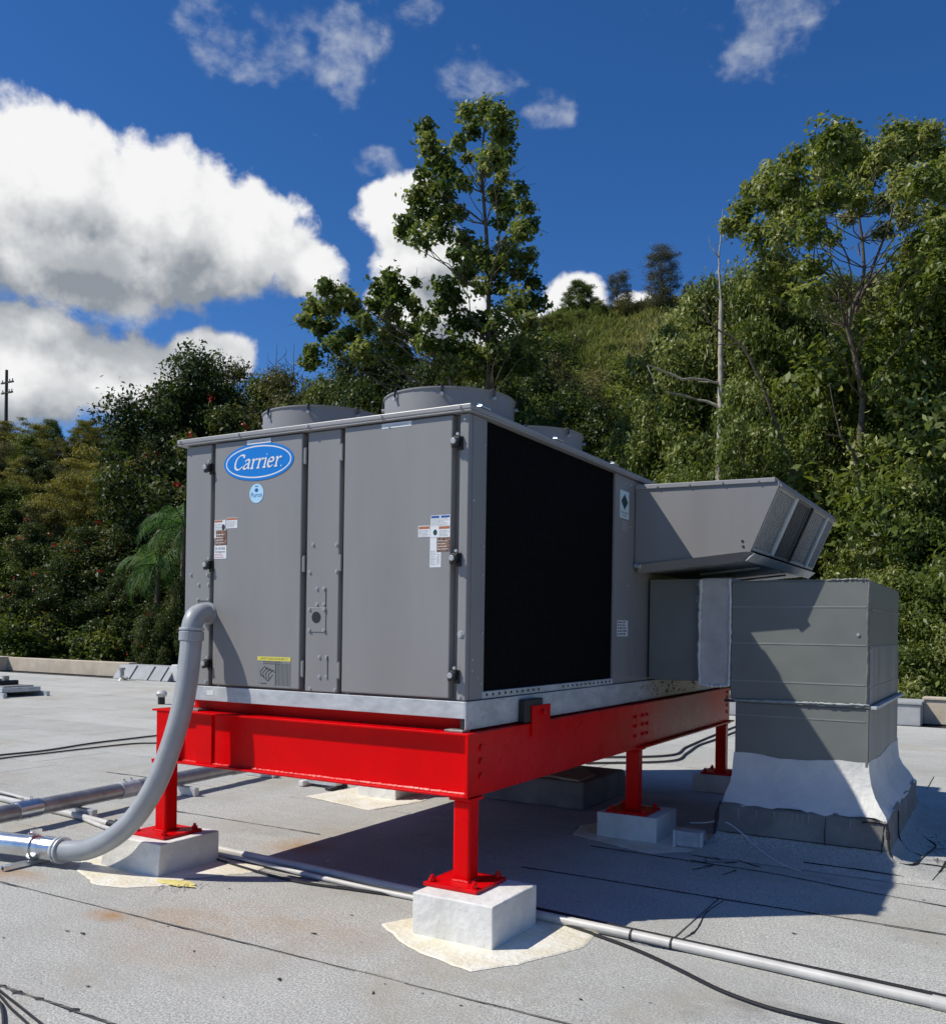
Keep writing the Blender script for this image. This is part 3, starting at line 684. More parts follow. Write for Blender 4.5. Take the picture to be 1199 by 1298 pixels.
# fan shrouds
def fan(x, y):
    n = 40; r, h0, h1 = 0.402, 2.8125, 3.005
    vs, fs = [], []
    for k in range(n):
        w = 2*math.pi*k/n; c, s = math.cos(w), math.sin(w)
        for rr, z in ((r+0.012,h0),(r+0.012,h0+0.02),(r,h0+0.024),(r,h1-0.012),(r+0.008,h1-0.008),(r+0.008,h1),(r-0.014,h1),(r-0.014,h0)): vs.append((x+rr*c, y+rr*s, z))
    for k in range(n):
        for j in range(8): fs.append((k*8+j, ((k+1)%n)*8+j, ((k+1)%n)*8+(j+1)%8, k*8+(j+1)%8))
    f = MB().add(vs, fs).build('fan_shroud', 'cabinet', un, smooth=True)
    gg = MB()
    for q in range(1, 7):
        rr = r*q/6.5
        gg.tube([(x+rr*math.cos(2*math.pi*k/28), y+rr*math.sin(2*math.pi*k/28), h1-0.006) for k in range(29)], 0.003, 5)
    for k in range(8): gg.tube([(x, y, h1-0.006), (x+r*math.cos(k*math.pi/4), y+r*math.sin(k*math.pi/4), h1-0.006)], 0.003, 5)
    gg.build('fan_guard', 'black', f)
    for k in range(8):
        w = k*math.pi/4+0.45; c, s = math.cos(w), math.sin(w)
        MB().tube([(x+(r-0.02)*c,y+(r-0.02)*s,h1+0.004),(x+(r+0.014)*c,y+(r+0.014)*s,h1+0.006),(x+(r+0.016)*c,y+(r+0.016)*s,h1-0.05)], 0.007, 6).build('guard_clip', 'black', f)
        MB().cyl((x+(r+0.002)*c,y+(r+0.002)*s,h1-0.048), (x+(r+0.024)*c,y+(r+0.024)*s,h1-0.048), 0.011, 8).build('clip_screw', 'screw', f)
    bl = MB()
    for k in range(4):
        w = k*math.pi/2+0.3; c, s = math.cos(w), math.sin(w)
        bl.prism([(x+0.07*c-0.06*s,y+0.07*s+0.06*c,2.90),(x+0.36*c-0.13*s,y+0.36*s+0.13*c,2.88),(x+0.36*c+0.10*s,y+0.36*s-0.10*c,2.96),(x+0.07*c+0.05*s,y+0.07*s-0.05*c,2.94)], (0,0,0.006))
    bl.cyl((x,y,2.88),(x,y,2.97),0.08,14)
    bl.build('fan_blades', 'black', f)
for x, y in ((-0.56,0.66),(-1.56,0.66),(-0.60,1.80),(-1.58,1.80)): fan(x, y)

# economiser hood on the right side
HY0, HY1 = 2.60, 4.97
hd = MB()
prof = [(CX1+0.0, 2.118), (0.826, 2.192), (1.024, 2.664), (1.024, 2.69), (CX1+0.0, 2.70)]
hd.prism([(x, HY0, z) for x, z in prof], (0, 0.012, 0))
hk = MB().prism([(x, HY1-0.012, z) for x, z in prof], (0, 0.012, 0))
hood = hd.build('intake_hood', 'cabinet', un, 0.002); hk.build('rear_cheek', 'cabinet', hood, 0.002)
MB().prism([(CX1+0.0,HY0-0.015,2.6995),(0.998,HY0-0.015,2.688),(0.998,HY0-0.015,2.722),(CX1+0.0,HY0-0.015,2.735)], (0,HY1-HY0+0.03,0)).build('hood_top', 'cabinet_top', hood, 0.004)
MB().prism([(0.999,HY0+0.004,2.722),(1.045,HY0+0.004,2.662),(1.036,HY0+0.004,2.648),(0.999,HY0+0.004,2.690)], (0,HY1-HY0,0)).build('front_drip_edge', 'cabinet', hood, 0.003)
top_ = [(-0.04,2.118),(0.80,2.196),(0.842,2.190)]; bot_ = [(-0.04,2.050),(0.79,2.140),(0.835,2.168)]
MB().hexa([(-0.04,HY0+0.035,2.050),(0.79,HY0+0.035,2.140),(0.835,HY0+0.02,2.170),(0.835,HY0+0.045,2.170),(0.79,HY0+0.055,2.140),(-0.04,HY0+0.055,2.050)],
          [(-0.04,HY0-0.018,2.116),(0.79,HY0-0.018,2.194),(0.842,HY0-0.010,2.192),(0.842,HY0-0.001,2.192),(0.79,HY0-0.002,2.194),(-0.04,HY0-0.002,2.116)]).build('bottom_flange', 'cabinet', hood, 0.002)
MB().prism([(-0.04,HY0+0.06,2.075),(0.79,HY0+0.06,2.150),(0.842,HY0+0.06,2.186),(-0.04,HY0+0.06,2.112)], (0,HY1-HY0-0.06,0)).build('drain_pan', 'galv', hood)
MB().prism([(0.79,HY0+0.0,2.128),(0.80,HY0+0.0,2.128),(0.86,HY0+0.0,2.180),(0.846,HY0+0.0,2.184)], (0,HY1-HY0,0)).build('bottom_lip', 'galv', hood, 0.002)
for k in range(2):
    y = 3.3+k*1.0
    MB().prism([(0.25,y,2.07),(0.72,y,2.115),(0.72,y,2.13),(0.25,y,2.085)], (0,0.04,0)).build('pan_brace', 'galv', hood)
for x, z in ((0.769,2.272),(0.775,2.232)): MB().cyl((x,HY0,z),(x,HY0-0.004,z),0.010,8).build('hood_screw', 'black', hood)
for x in (0.12, 0.37, 0.62, 0.88): MB().cyl((x,HY0-0.015,2.715-0.012*x),(x,HY0-0.022,2.715-0.012*x),0.008,6).build('hood_screw', 'vent', hood)
MB().tube([(-0.05,2.585,2.11),(0.0,2.57,2.10)], 0.018, 8).build('sealant_blob', 'caulk', hood)
# filters: each in its own frame, leaning with the hood mouth
def hood_pt(y, s, off=0.0):
    # s: 0 bottom of the mouth, 1 top; off: outward
    n = Vector((0.472, 0, -0.199)).normalized()
    return Vector((0.832+0.192*s, y, 2.205+0.452*s))+n*off
edges = [(HY0+0.02,3.21),(3.225,3.845),(3.885,4.56),(4.575,HY1-0.02)]
for k, (ya, yb) in enumerate(edges):
    m_ = 'filterdark' if k == 1 else 'filter'
    q = [hood_pt(ya,0.0,-0.03), hood_pt(yb,0.0,-0.03), hood_pt(yb,1.0,-0.03), hood_pt(ya,1.0,-0.03)]
    fp = MB().prism(q, hood_pt(0,0,0.012)-hood_pt(0,0,0)).build('filter', m_, hood)
    fm = MB(); nn = 26
    for i in range(nn):
        s0 = 0.05+0.9*i/nn; s1 = s0+0.9/nn*0.55
        fm.prism([hood_pt(ya+0.03,s0,-0.0175), hood_pt(yb-0.03,s0,-0.0175), hood_pt(yb-0.03,s1,-0.010), hood_pt(ya+0.03,s1,-0.010)], hood_pt(0,0,0.003)-hood_pt(0,0,0))
    for i in range(9):
        y = ya+0.03+(yb-ya-0.06)*i/8
        fm.prism([hood_pt(y-0.003,0.04,-0.010), hood_pt(y+0.003,0.04,-0.010), hood_pt(y+0.003,0.96,-0.010), hood_pt(y-0.003,0.96,-0.010)], hood_pt(0,0,0.006)-hood_pt(0,0,0))
    fm.build('filter_mesh', m_, hood)
    fm = MB()
    for (a, b, s0, s1) in ((ya,yb,0,0.045),(ya,yb,0.955,1.0),(ya,ya+0.025,0.045,0.955),(yb-0.025,yb,0.045,0.955)):
        fm.prism([hood_pt(a,s0,-0.0175), hood_pt(b,s0,-0.0175), hood_pt(b,s1,-0.0175), hood_pt(a,s1,-0.0175)], hood_pt(0,0,0.018)-hood_pt(0,0,0))
    fm.build('filter_frame', 'filter' if k != 1 else 'filterdark', hood)
for y, m_ in ((3.2175,'frameedge'),(3.865,'black'),(4.5675,'frameedge')):
    MB().prism([hood_pt(y-0.024,0.02,0.001), hood_pt(y+0.024,0.02,0.001), hood_pt(y+0.024,0.99,0.001), hood_pt(y-0.024,0.99,0.001)], hood_pt(0,0,0.016)-hood_pt(0,0,0)).build('filter_divider', m_, hood, 0.002)

# ------------------------------------------------------------------ stickers and lettering on the unit
FX = Vector((1,0,0)); FZ = Vector((0,0,1))
def disc(cx, cz, rx, rz, y, n=56): return [(cx+rx*math.cos(2*math.pi*k/n), y, cz+rz*math.sin(2*math.pi*k/n)) for k in range(n)]
def ringband(mb, cx, cz, rx, rz, w, y, n=64):
    a = disc(cx, cz, rx, rz, y, n); b = disc(cx, cz, rx-w, rz-w, y, n)
    mb.add(a+b, [(i,(i+1)%n,n+(i+1)%n,n+i) for i in range(n)])
YD = CY0-0.0082
badge = MB().prism(disc(-1.578, 2.621, 0.290, 0.117, YD-0.0002), (0,-0.002,0)).build('brand_badge', 'blue', un)
g = MB(); ringband(g, -1.578, 2.621, 0.272, 0.101, 0.0085, YD-0.0026); g.build('badge_ring', 'white', badge)
# the script name, drawn with a slanted broad nib
PENQ = [0.0]
def pen(mb, pts, x0, z0, s, y, nib=(0.055, 0.085), n=8, thin=0.045):
    P = spline([(p[0], p[1], 0) for p in pts], n); y0_ = y
    sh = 0.30
    Q = [Vector((x0+s*(1.42*p.x+sh*p.y), 0, z0+s*p.y)) for p in P]
    ang = RAD(28)
    for i in range(len(Q)-1):
        a, b = Q[i], Q[i+1]; t = (b-a)
        if t.length < 1e-7: continue
        t.normalize()
        nrm = Vector((-t.z, 0, t.x))
        wd = lambda tt: s*(thin+nib[1]*abs(tt.x*math.sin(ang)-tt.z*math.cos(ang)))
        w0 = wd(t)
        e = t*s*0.006
        PENQ[0] += 4e-6; y = y0_-PENQ[0]
        mb.add([(a.x-nrm.x*w0-e.x, y, a.z-nrm.z*w0-e.z), (b.x-nrm.x*w0+e.x, y, b.z-nrm.z*w0+e.z), (b.x+nrm.x*w0+e.x, y, b.z+nrm.z*w0+e.z), (a.x+nrm.x*w0-e.x, y, a.z+nrm.z*w0-e.z)], [(0,1,2,3)])
g = MB()
LET = [
 (0.00, [[(0.86,1.22),(0.84,1.40),(0.66,1.50),(0.40,1.42),(0.18,1.10),(0.12,0.62),(0.22,0.20),(0.48,0.02),(0.72,0.10),(0.88,0.30)], [(0.86,1.5),(0.87,1.2)]]),
 (0.95, [[(0.14,0.78),(0.22,0.92),(0.42,0.97),(0.54,0.84),(0.54,0.40),(0.57,0.10),(0.70,0.06)], [(0.54,0.58),(0.26,0.48),(0.10,0.26),(0.18,0.05),(0.38,0.07),(0.54,0.30)]]),
 (1.66, [[(0.08,0.88),(0.22,0.96),(0.24,0.5),(0.24,0.04)], [(0.10,0.03),(0.38,0.03)], [(0.24,0.58),(0.36,0.86),(0.52,0.96),(0.58,0.84)]]),
 (2.26, [[(0.08,0.88),(0.22,0.96),(0.24,0.5),(0.24,0.04)], [(0.10,0.03),(0.38,0.03)], [(0.24,0.58),(0.36,0.86),(0.52,0.96),(0.58,0.84)]]),
 (2.86, [[(0.08,0.88),(0.22,0.96),(0.24,0.5),(0.24,0.12),(0.34,0.03)], [(0.20,1.32),(0.27,1.36)], [(0.10,0.03),(0.38,0.03)]]),
 (3.28, [[(0.14,0.54),(0.56,0.58),(0.56,0.84),(0.38,0.97),(0.18,0.82),(0.11,0.46),(0.20,0.12),(0.40,0.02),(0.62,0.18)]]),
 (3.98, [[(0.08,0.88),(0.22,0.96),(0.24,0.5),(0.24,0.04)], [(0.10,0.03),(0.38,0.03)], [(0.24,0.58),(0.36,0.86),(0.52,0.96),(0.58,0.84)]]),
]
sc_ = 0.0600
for dx, strokes in LET:
    for st in strokes: pen(g, st, -1.578-0.212+dx*sc_*1.42, 2.621-0.040, sc_, YD-0.0027, n=8)
for px_ in (4.62,):
    g.ngon(disc(-1.578-0.205+px_*sc_*1.42, 2.583, 0.0045, 0.0045, YD-0.0027, 10))
tag(g.build('badge_lettering', 'white', badge), kind='stuff')
st = MB().prism(disc(-1.587, 2.424, 0.058, 0.060, YD-0.0002, 40), (0,-0.0015,0)).build('round_sticker', 'paleblue', un)
g = MB(); text_faces(g, 'Puron', (-1.634, YD-0.0022, 2.400), 0.045, width=0.092)
g.ngon([(-1.587+0.016*math.cos(a), YD-0.0022, 2.444+0.013*math.sin(a)) for a in [k*math.pi/3 for k in range(6)]]); g.box(-1.60,-1.574,YD-0.0023,YD-0.0021,2.466,2.471)
g.build('sticker_lettering', 'navy', st)

def sticker(name, x0, x1, z0, z1, y, m='white'):
    return MB().box(x0, x1, y-0.0012, y-0.0001, z0, z1).build(name, m, un)
def lines(parent, x0, x1, z0, z1, n, y, m='inkgrey', fill=0.45, name='fine_print', seed=1):
    r = random.Random(seed); g = MB(); p = (z1-z0)/n
    for i in range(n):
        z = z1-(i+0.75)*p; x = x0; e = x1-(x1-x0)*r.uniform(0, 0.35)
        while x < e-0.003:
            w = r.uniform(0.006, 0.022); w = min(w, e-x); g.add([(x,y,z),(x+w,y,z),(x+w,y,z+p*fill),(x,y,z+p*fill)], [(0,1,2,3)]); x += w+0.004
    return g.build(name, m, parent)
# narrow tags under the lid
for (a, b) in ((-1.672,-1.472),(-0.634,-0.430)):
    s_ = sticker('name_tag', a, b, 2.732, 2.760, CY0-0.0102)
    g = MB(); text_faces(g, 'CONTROL BOX' if a < -1 else 'COMPRESSOR', (a+0.022, CY0-0.0118, 2.740), 0.016, width=(b-a)-0.05); g.build('tag_lettering', 'inkgrey', s_)
# warning labels on the first door
y = YD
s_ = sticker('warning_label', -1.946, -1.848, 2.158, 2.272, y); lines(s_, -1.94, -1.87, 2.18, 2.25, 7, y-0.0016, seed=3)
g = MB().box(-1.944,-1.875,y-0.0018,y-0.0014,2.258,2.270); g.build('warning_header', 'orange', s_)
g = MB(); g.ngon(disc(-1.866, 2.225, 0.015, 0.02, y-0.0017, 16)); g.build('hand_symbol', 'ink', s_)
s_ = sticker('warning_label', -1.842, -1.746, 2.216, 2.283, y); lines(s_, -1.836, -1.75, 2.222, 2.262, 5, y-0.0016, seed=4)
MB().box(-1.84,-1.748,y-0.0018,y-0.0014,2.268,2.281).build('warning_header', 'orange', s_)
s_ = sticker('photo_label', -1.930, -1.838, 2.112, 2.2065, y-0.0013, 'brown'); lines(s_, -1.925, -1.845, 2.12, 2.19, 4, y-0.003, 'white', 0.25, seed=5)
s_ = sticker('refrigerant_label', -1.944, -1.838, 2.025, 2.110, y)
g = MB(); text_faces(g, 'R-410A', (-1.935, y-0.0017, 2.082), 0.026, width=0.085); text_faces(g, 'Refrigerant', (-1.935, y-0.0017, 2.064), 0.018, width=0.085); g.build('label_lettering', 'ink', s_)
lines(s_, -1.936, -1.845, 2.030, 2.06, 3, y-0.0017, 'redink', 0.3, seed=6)
# warning labels on the second door
y = CY0-0.0102
s_ = sticker('warning_label', -0.292, -0.166, 2.165, 2.222, y); lines(s_, -0.286, -0.172, 2.168, 2.205, 5, y-0.0016, seed=7)
MB().box(-0.289,-0.236,y-0.0018,y-0.0014,2.207,2.219).box(-0.226,-0.170,y-0.0018,y-0.0014,2.207,2.219).build('label_header', 'navy', s_)
s_ = sticker('warning_label', -0.374, -0.296, 2.105, 2.168, y); lines(s_, -0.37, -0.30, 2.108, 2.145, 5, y-0.0016, seed=8)
MB().box(-0.371,-0.299,y-0.0018,y-0.0014,2.150,2.164).build('warning_header', 'orange', s_)
s_ = sticker('warning_label', -0.2945, -0.166, 2.100, 2.1635, y); lines(s_, -0.235, -0.17, 2.105, 2.14, 5, y-0.0016, seed=9)
MB().box(-0.238,-0.169,y-0.0018,y-0.0014,2.146,2.160).build('warning_header', 'orange', s_)
g = MB(); g.ngon(disc(-0.262, 2.128, 0.013, 0.016, y-0.0017, 16)); g.build('hand_symbol', 'greenprint', s_)
s_ = sticker('photo_label', -0.2485, -0.166, 2.022, 2.098, y, 'brown'); lines(s_, -0.245, -0.17, 2.03, 2.09, 4, y-0.0016, 'white', 0.2, seed=10)
s_ = sticker('long_label', -0.2945, -0.2505, 1.936, 2.098, y); lines(s_, -0.29, -0.255, 1.945, 2.03, 9, y-0.0016, seed=11)
s_ = sticker('long_label', -0.2495, -0.222, 1.936, 2.018, y); lines(s_, -0.247, -0.225, 1.95, 2.01, 7, y-0.0016, seed=12)
# printed instruction plate low on the first door
y = YD
s_ = sticker('instruction_label', -1.559, -1.290, 1.224, 1.412, y, mat('plate_grey', (0.22, 0.222, 0.225), 0.45))
MB().box(-1.559,-1.290,y-0.0018,y-0.0013,1.386,1.411).build('yellow_header', 'yellow', s_)
g = MB(); text_faces(g, 'UNIT DISCONNECT', (-1.535, y-0.0021, 1.393), 0.016, width=0.22); g.build('header_lettering', 'ink', s_)
lines(s_, -1.51, -1.34, 1.362, 1.385, 2, y-0.0016, 'ink', 0.4, seed=13)
g = MB()
for k in range(11): x = -1.405+k*0.0105; g.box(x, x+0.003, y-0.0018, y-0.0014, 1.236, 1.372)
g.box(-1.412,-1.408,y-0.0018,y-0.0014,1.23,1.375)
g.build('wiring_bars', 'ink', s_)
g = MB()
for k in range(4):
    a = k*0.022
    for (x0,z0,x1,z1) in ((-1.535+a,1.318-a*0.3,-1.497+a,1.350-a*0.3),(-1.535+a,1.318-a*0.3,-1.525+a,1.288-a*0.3),(-1.497+a,1.350-a*0.3,-1.475+a,1.33-a*0.3)):
        dx, dz_ = x1-x0, z1-z0; L = math.hypot(dx, dz_); nx, nz = -dz_/L*0.0028, dx/L*0.0028
        g.add([(x0-nx,y-0.0017,z0-nz),(x1-nx,y-0.0017,z1-nz),(x1+nx,y-0.0017,z1+nz),(x0+nx,y-0.0017,z0+nz)], [(0,1,2,3)])
for (x0,z0,x1,z1) in ((-1.53,1.30,-1.47,1.26),(-1.47,1.26,-1.43,1.30),(-1.53,1.245,-1.48,1.245)):
    dx, dz_ = x1-x0, z1-z0; L = math.hypot(dx, dz_); nx, nz = -dz_/L*0.0028, dx/L*0.0028
    g.add([(x0-nx,y-0.0017,z0-nz),(x1-nx,y-0.0017,z1-nz),(x1+nx,y-0.0017,z1+nz),(x0+nx,y-0.0017,z0+nz)], [(0,1,2,3)])
g.build('line_drawing', 'ink', s_)
s_ = sticker('rail_label', -1.99, -1.93, 1.150, 1.180, CY0-0.0122, 'white')
# labels on the right face
XR = CX1-0.004
def rsticker(name, y0, y1, z0, z1, m): return MB().box(XR+0.0002, XR+0.0014, y0, y1, z0, z1).build(name, m, un)
s_ = rsticker('eco_label', 2.285, 2.468, 2.452, 2.660, 'mintwhite')
g = MB().ngon([(XR+0.0018,2.376,2.638),(XR+0.0018,2.305,2.578),(XR+0.0018,2.376,2.516),(XR+0.0018,2.447,2.578)]); g.build('green_diamond', 'greenprint', s_)
g = MB(); text_faces(g, 'REFRIGERANT', (XR+0.0018, 2.305, 2.488), 0.022, right=Vector((0,1,0)), width=0.145); text_faces(g, 'R-410A', (XR+0.0018, 2.335, 2.466), 0.022, right=Vector((0,1,0)), width=0.08); g.build('label_lettering', 'greenprint', s_)
g = MB()
for k in range(4): g.add([(XR+0.0008,2.325,2.42-k*0.019),(XR+0.0008,2.445,2.42-k*0.019),(XR+0.0008,2.445,2.432-k*0.019),(XR+0.0008,2.325,2.432-k*0.019)], [(0,1,2,3)])
g.build('stencil_print', 'inkgrey', un)
s_ = rsticker('rating_label', 2.265, 2.485, 1.562, 1.682, 'white')
g = MB(); r = random.Random(5)
for i in range(5):
    yv = 2.275
    while yv < 2.43:
        w = r.uniform(0.012,0.035); g.add([(XR+0.0018,yv,1.574+i*0.022),(XR+0.0018,yv+w,1.574+i*0.022),(XR+0.0018,yv+w,1.585+i*0.022),(XR+0.0018,yv,1.585+i*0.022)], [(0,1,2,3)]); yv += w+0.012
g.build('label_print', 'ink', s_)

# ------------------------------------------------------------------ duct to the right
DY = 2.87
du = empty('roof_duct', (1.1, 3.8, 0), 'square dark grey sheet metal duct on a white flared curb', 'duct')
DX0, DX1, DYB = 0.624, 1.612, 4.72
up_ = MB().box(DX0, DX1-0.004, DY, DYB, 1.095, 1.990).build('upper_duct', 'duct', du, 0.008)
MB().box(DX1-0.0035, DX1+0.002, DY+0.006, DYB, 1.10, 1.52).build('weathered_side', 'ductside', up_)
for z in (1.235, 1.520, 1.795):
    MB().box(DX0+0.002, DX1-0.03, DY-0.003, DY-0.0005, z, z+0.009).build('standing_seam', 'ductseam', up_)
    MB().box(DX1+0.0025, DX1+0.005, DY+0.02, DYB-0.01, z-0.02, z-0.01).build('standing_seam', 'ductseam', up_)
def caulk_line(pts, w, parent, m='caulk', name='sealant_bead', seed=2):
    r = random.Random(seed); g = MB()
    P = spline(pts, 14)
    g.tube([p+Vector((r.uniform(-.3,.3)*w, r.uniform(-.3,.3)*w, r.uniform(-.3,.3)*w)) for p in P], [w*r.uniform(0.6,1.35) for _ in P], 6)
    return g.build(name, m, parent, smooth=True)
caulk_line([(DX1-0.02,DY-0.002,1.10),(DX1-0.018,DY-0.002,1.4),(DX1-0.02,DY-0.002,1.7),(DX1-0.012,DY-0.002,1.985)], 0.009, up_, 'duct')
caulk_line([(DX0+0.02,DY,1.992),(1.1,DY,1.994),(1.45,DY,1.993)], 0.006, up_, 'duct', seed=3)
caulk_line([(1.35,DY,1.995),(1.48,DY,1.998),(DX1-0.01,DY,1.992)], 0.009, up_, 'duct', seed=5)
MB().cyl((1.53,DY,1.60),(1.53,DY-0.008,1.60),0.012,8).build('duct_screw', 'caulk', up_)
fl_ = MB().box(DX0+0.03, DX1+0.012, DY-0.022, DYB+0.02, 1.076, 1.0945).build('duct_flange', 'duct', du, 0.003)
MB().box(DX1+0.0125, DX1+0.05, DY-0.02, DYB+0.02, 1.070, 1.092).build('flange_lip', 'galv', fl_, 0.003)
caulk_line([(DX0+0.04,DY-0.02,1.090),(1.1,DY-0.022,1.096),(1.3,DY-0.022,1.097),(DX1,DY-0.022,1.100)], 0.009, fl_, 'caulk', seed=4)
MB().box(DX0-0.05, DX0+0.029, DY+0.02, DY+0.06, 1.07, 1.09).build('flange_tab', 'black', fl_)
lo = MB().box(DX0+0.045, DX1-0.004, DY-0.008, DYB, 0.64, 1.0755).build('lower_duct', 'duct', du, 0.006)
MB().box(DX1-0.0035, DX1+0.001, DY-0.002, DYB, 0.64, 1.07).build('weathered_side', 'ductside', lo)
MB().box(DX0+0.05, DX1-0.025, DY-0.011, DY-0.0085, 0.975, 0.984).build('standing_seam', 'ductseam', lo)
MB().box(DX1-0.02, DX1-0.002, DY-0.016, DY-0.0085, 0.655, 1.07).build('corner_angle', 'duct', lo, 0.002)
# white curb flashing: curved flare
def flare_ring(k, nx=14):
    prof = [(0.0,0.682),(0.004,0.62),(0.018,0.53),(0.050,0.455),(0.095,0.395),(0.135,0.335),(0.150,0.318)]
    o_, z = prof[k]
    x0, x1, y0, y1 = DX0+0.040-o_*0.35, DX1+0.004+o_*0.95, DY-0.013-o_, DYB+0.01+o_
    pts = []
    for (ax,ay,bx,by) in ((x0,y0,x1,y0),(x1,y0,x1,y1),(x1,y1,x0,y1),(x0,y1,x0,y0)):
        for i in range(nx):
            u = i/nx; j = 0.0035 if k not in (0,) else 0.002
            zz = z+rng.uniform(-j,j)*(2 if k < 5 else 5)+(0.012*math.sin(u*9+ax) if k == 0 else 0)
            pts.append((ax+(bx-ax)*u+rng.uniform(-j,j), ay+(by-ay)*u+rng.uniform(-j,j), zz))
    return pts
rings = [flare_ring(k) for k in range(7)]; n = len(rings[0])
mb = MB(); mb.add([p for r in rings for p in r], [(k*n+i,k*n+(i+1)%n,(k+1)*n+(i+1)%n,(k+1)*n+i) for k in range(6) for i in range(n)])
mb.build('curb_flashing', 'skirt', du, smooth=True)
# dark membrane upstand below, sloping apron to the roof
def rect_ring(x0,x1,y0,y1,z,nx=14,j=0.003):
    pts = []
    for (ax,ay,bx,by) in ((x0,y0,x1,y0),(x1,y0,x1,y1),(x1,y1,x0,y1),(x0,y1,x0,y0)):
        for i in range(nx):
            u = i/nx; pts.append((ax+(bx-ax)*u+rng.uniform(-j,j), ay+(by-ay)*u+rng.uniform(-j,j), z+rng.uniform(-j,j)))
    return pts
x0, x1, y0, y1 = DX0-0.012, DX1+0.146, DY-0.163, DYB+0.16
rr = [rect_ring(x0+0.02,x1-0.02,y0+0.02,y1-0.02,0.330,j=0.006), rect_ring(x0-0.008,x1+0.002,y0-0.010,y1+0.01,0.305,j=0.006), rect_ring(x0-0.012,x1+0.006,y0-0.018,y1+0.02,0.20,j=0.009), rect_ring(x0-0.02,x1+0.02,y0-0.04,y1+0.04,0.115), rect_ring(x0-0.05,x1+0.09,y0-0.10,y1+0.12,0.060), rect_ring(x0-0.1,x1+0.24,y0-0.26,y1+0.3,0.022), rect_ring(x0-0.12,x1+0.40,y0-0.40,y1+0.5,0.003,j=0.0008)]
mb = MB(); mb.add([p for r in rr for p in r], [(k*n+i,k*n+(i+1)%n,(k+1)*n+(i+1)%n,(k+1)*n+i) for k in range(3) for i in range(n)])
mb.build('membrane_upstand', 'darkmembrane', du, smooth=True)
mb = MB(); mb.add([p for r in rr[3:] for p in r], [(k*n+i,k*n+(i+1)%n,(k+1)*n+(i+1)%n,(k+1)*n+i) for k in range(3) for i in range(n)])
mb.build('membrane_apron', 'membrane', du, smooth=True)
g = MB()
tar_bead(g, [(x0,y0-0.045,0.119),(x0+0.4,y0-0.042,0.119),(x0+0.8,y0-0.045,0.119),(x1-0.02,y0-0.045,0.119)], 0.006)
def face_bead(mb, pts, w):          # on the near-vertical upstand
    P = spline(pts, 6); W_ = [rng.uniform(0.45,1.25) for _ in range(len(P)+4)]
    mb.tube(P, [0.7*w*sum(W_[i:i+4])/4*(1.6 if (i//5) % 4 == 1 else 1) for i in range(len(P))], 6)
face_bead(g, [(1.36,y0-0.022,0.30),(1.355,y0-0.026,0.2),(1.36,y0-0.045,0.11)], 0.004)
face_bead(g, [(x1-0.16,y0-0.014,0.295),(x1-0.08,y0-0.018,0.31),(x1-0.03,y0-0.016,0.30),(x1+0.0,y0-0.01,0.29)], 0.010)
face_bead(g, [(x1-0.005,y0-0.012,0.305),(x1+0.008,y0-0.02,0.24),(x1+0.012,y0-0.025,0.17),(x1+0.03,y0-0.05,0.10),(x1+0.07,y0-0.09,0.058)], 0.016)
face_bead(g, [(x1-0.02,y0-0.016,0.29),(x1-0.025,y0-0.02,0.2),(x1-0.03,y0-0.045,0.105)], 0.006)
face_bead(g, [(x1+0.07,y0-0.09,0.058),(x1+0.16,y0-0.02,0.045),(x1+0.19,y0+0.2,0.036),(x1+0.22,y0+0.5,0.03),(x1+0.25,y0+0.8,0.024),(x1+0.19,y0+0.95,0.034),(x1+0.09,y0+1.2,0.055),(x1+0.02,y0+1.7,0.10)], 0.010)
face_bead(g, [(x1+0.01,y0+0.62,0.29),(x1+0.03,y0+0.50,0.12),(x1+0.10,y0+0.40,0.056),(x1+0.19,y0+0.34,0.04)], 0.008)
face_bead(g, [(x1+0.30,y0-0.25,0.014),(x1+0.33,y0+0.1,0.012),(x1+0.35,y0+0.5,0.012),(x1+0.38,y0+0.85,0.010)], 0.007)
face_bead(g, [(x1+0.16,y0+0.05,0.046),(x1+0.26,y0+0.16,0.024),(x1+0.45,y0+0.2,0.008)], 0.005)
face_bead(g, [(x1-0.5,y0-0.26,0.024),(x1-0.1,y0-0.27,0.024),(x1+0.3,y0-0.27,0.012)], 0.006)
face_bead(g, [(x0-0.005,y0+0.02,0.33),(x0-0.022,y0-0.0,0.25),(x0-0.03,y0-0.03,0.16),(x0-0.03,y0-0.06,0.10)], 0.016)
for k in range(26):
    xx = x1+rng.uniform(0.0,0.35); yy2 = y0+rng.uniform(-0.1,1.1); s_ = rng.uniform(0.03,0.10); zz = 0.052-(xx-x1)*0.11+0.004
    a = rng.uniform(0,3.14)
    face_bead(g, [(xx,yy2,zz),(xx+s_*math.cos(a),yy2+s_*math.sin(a)*2,max(0.008, zz-s_*math.cos(a)*0.1))], 0.0025)
g.build('tar_seam', 'tar', du)
g = MB()
for k in range(8):
    xx = rng.uniform(x0+0.1, x1-0.1); zz_ = rng.uniform(0.12, 0.24)
    g.tube([(xx,y0-0.0135,0.30),(xx+rng.uniform(-.004,.004),y0-0.0165,(0.30+zz_)/2),(xx+rng.uniform(-.008,.008),y0-0.0185,max(zz_,0.2))], [0.004,0.0028,0.0018], 5)
tag(g.build('coating_drip', 'caulk', du), kind='stuff')
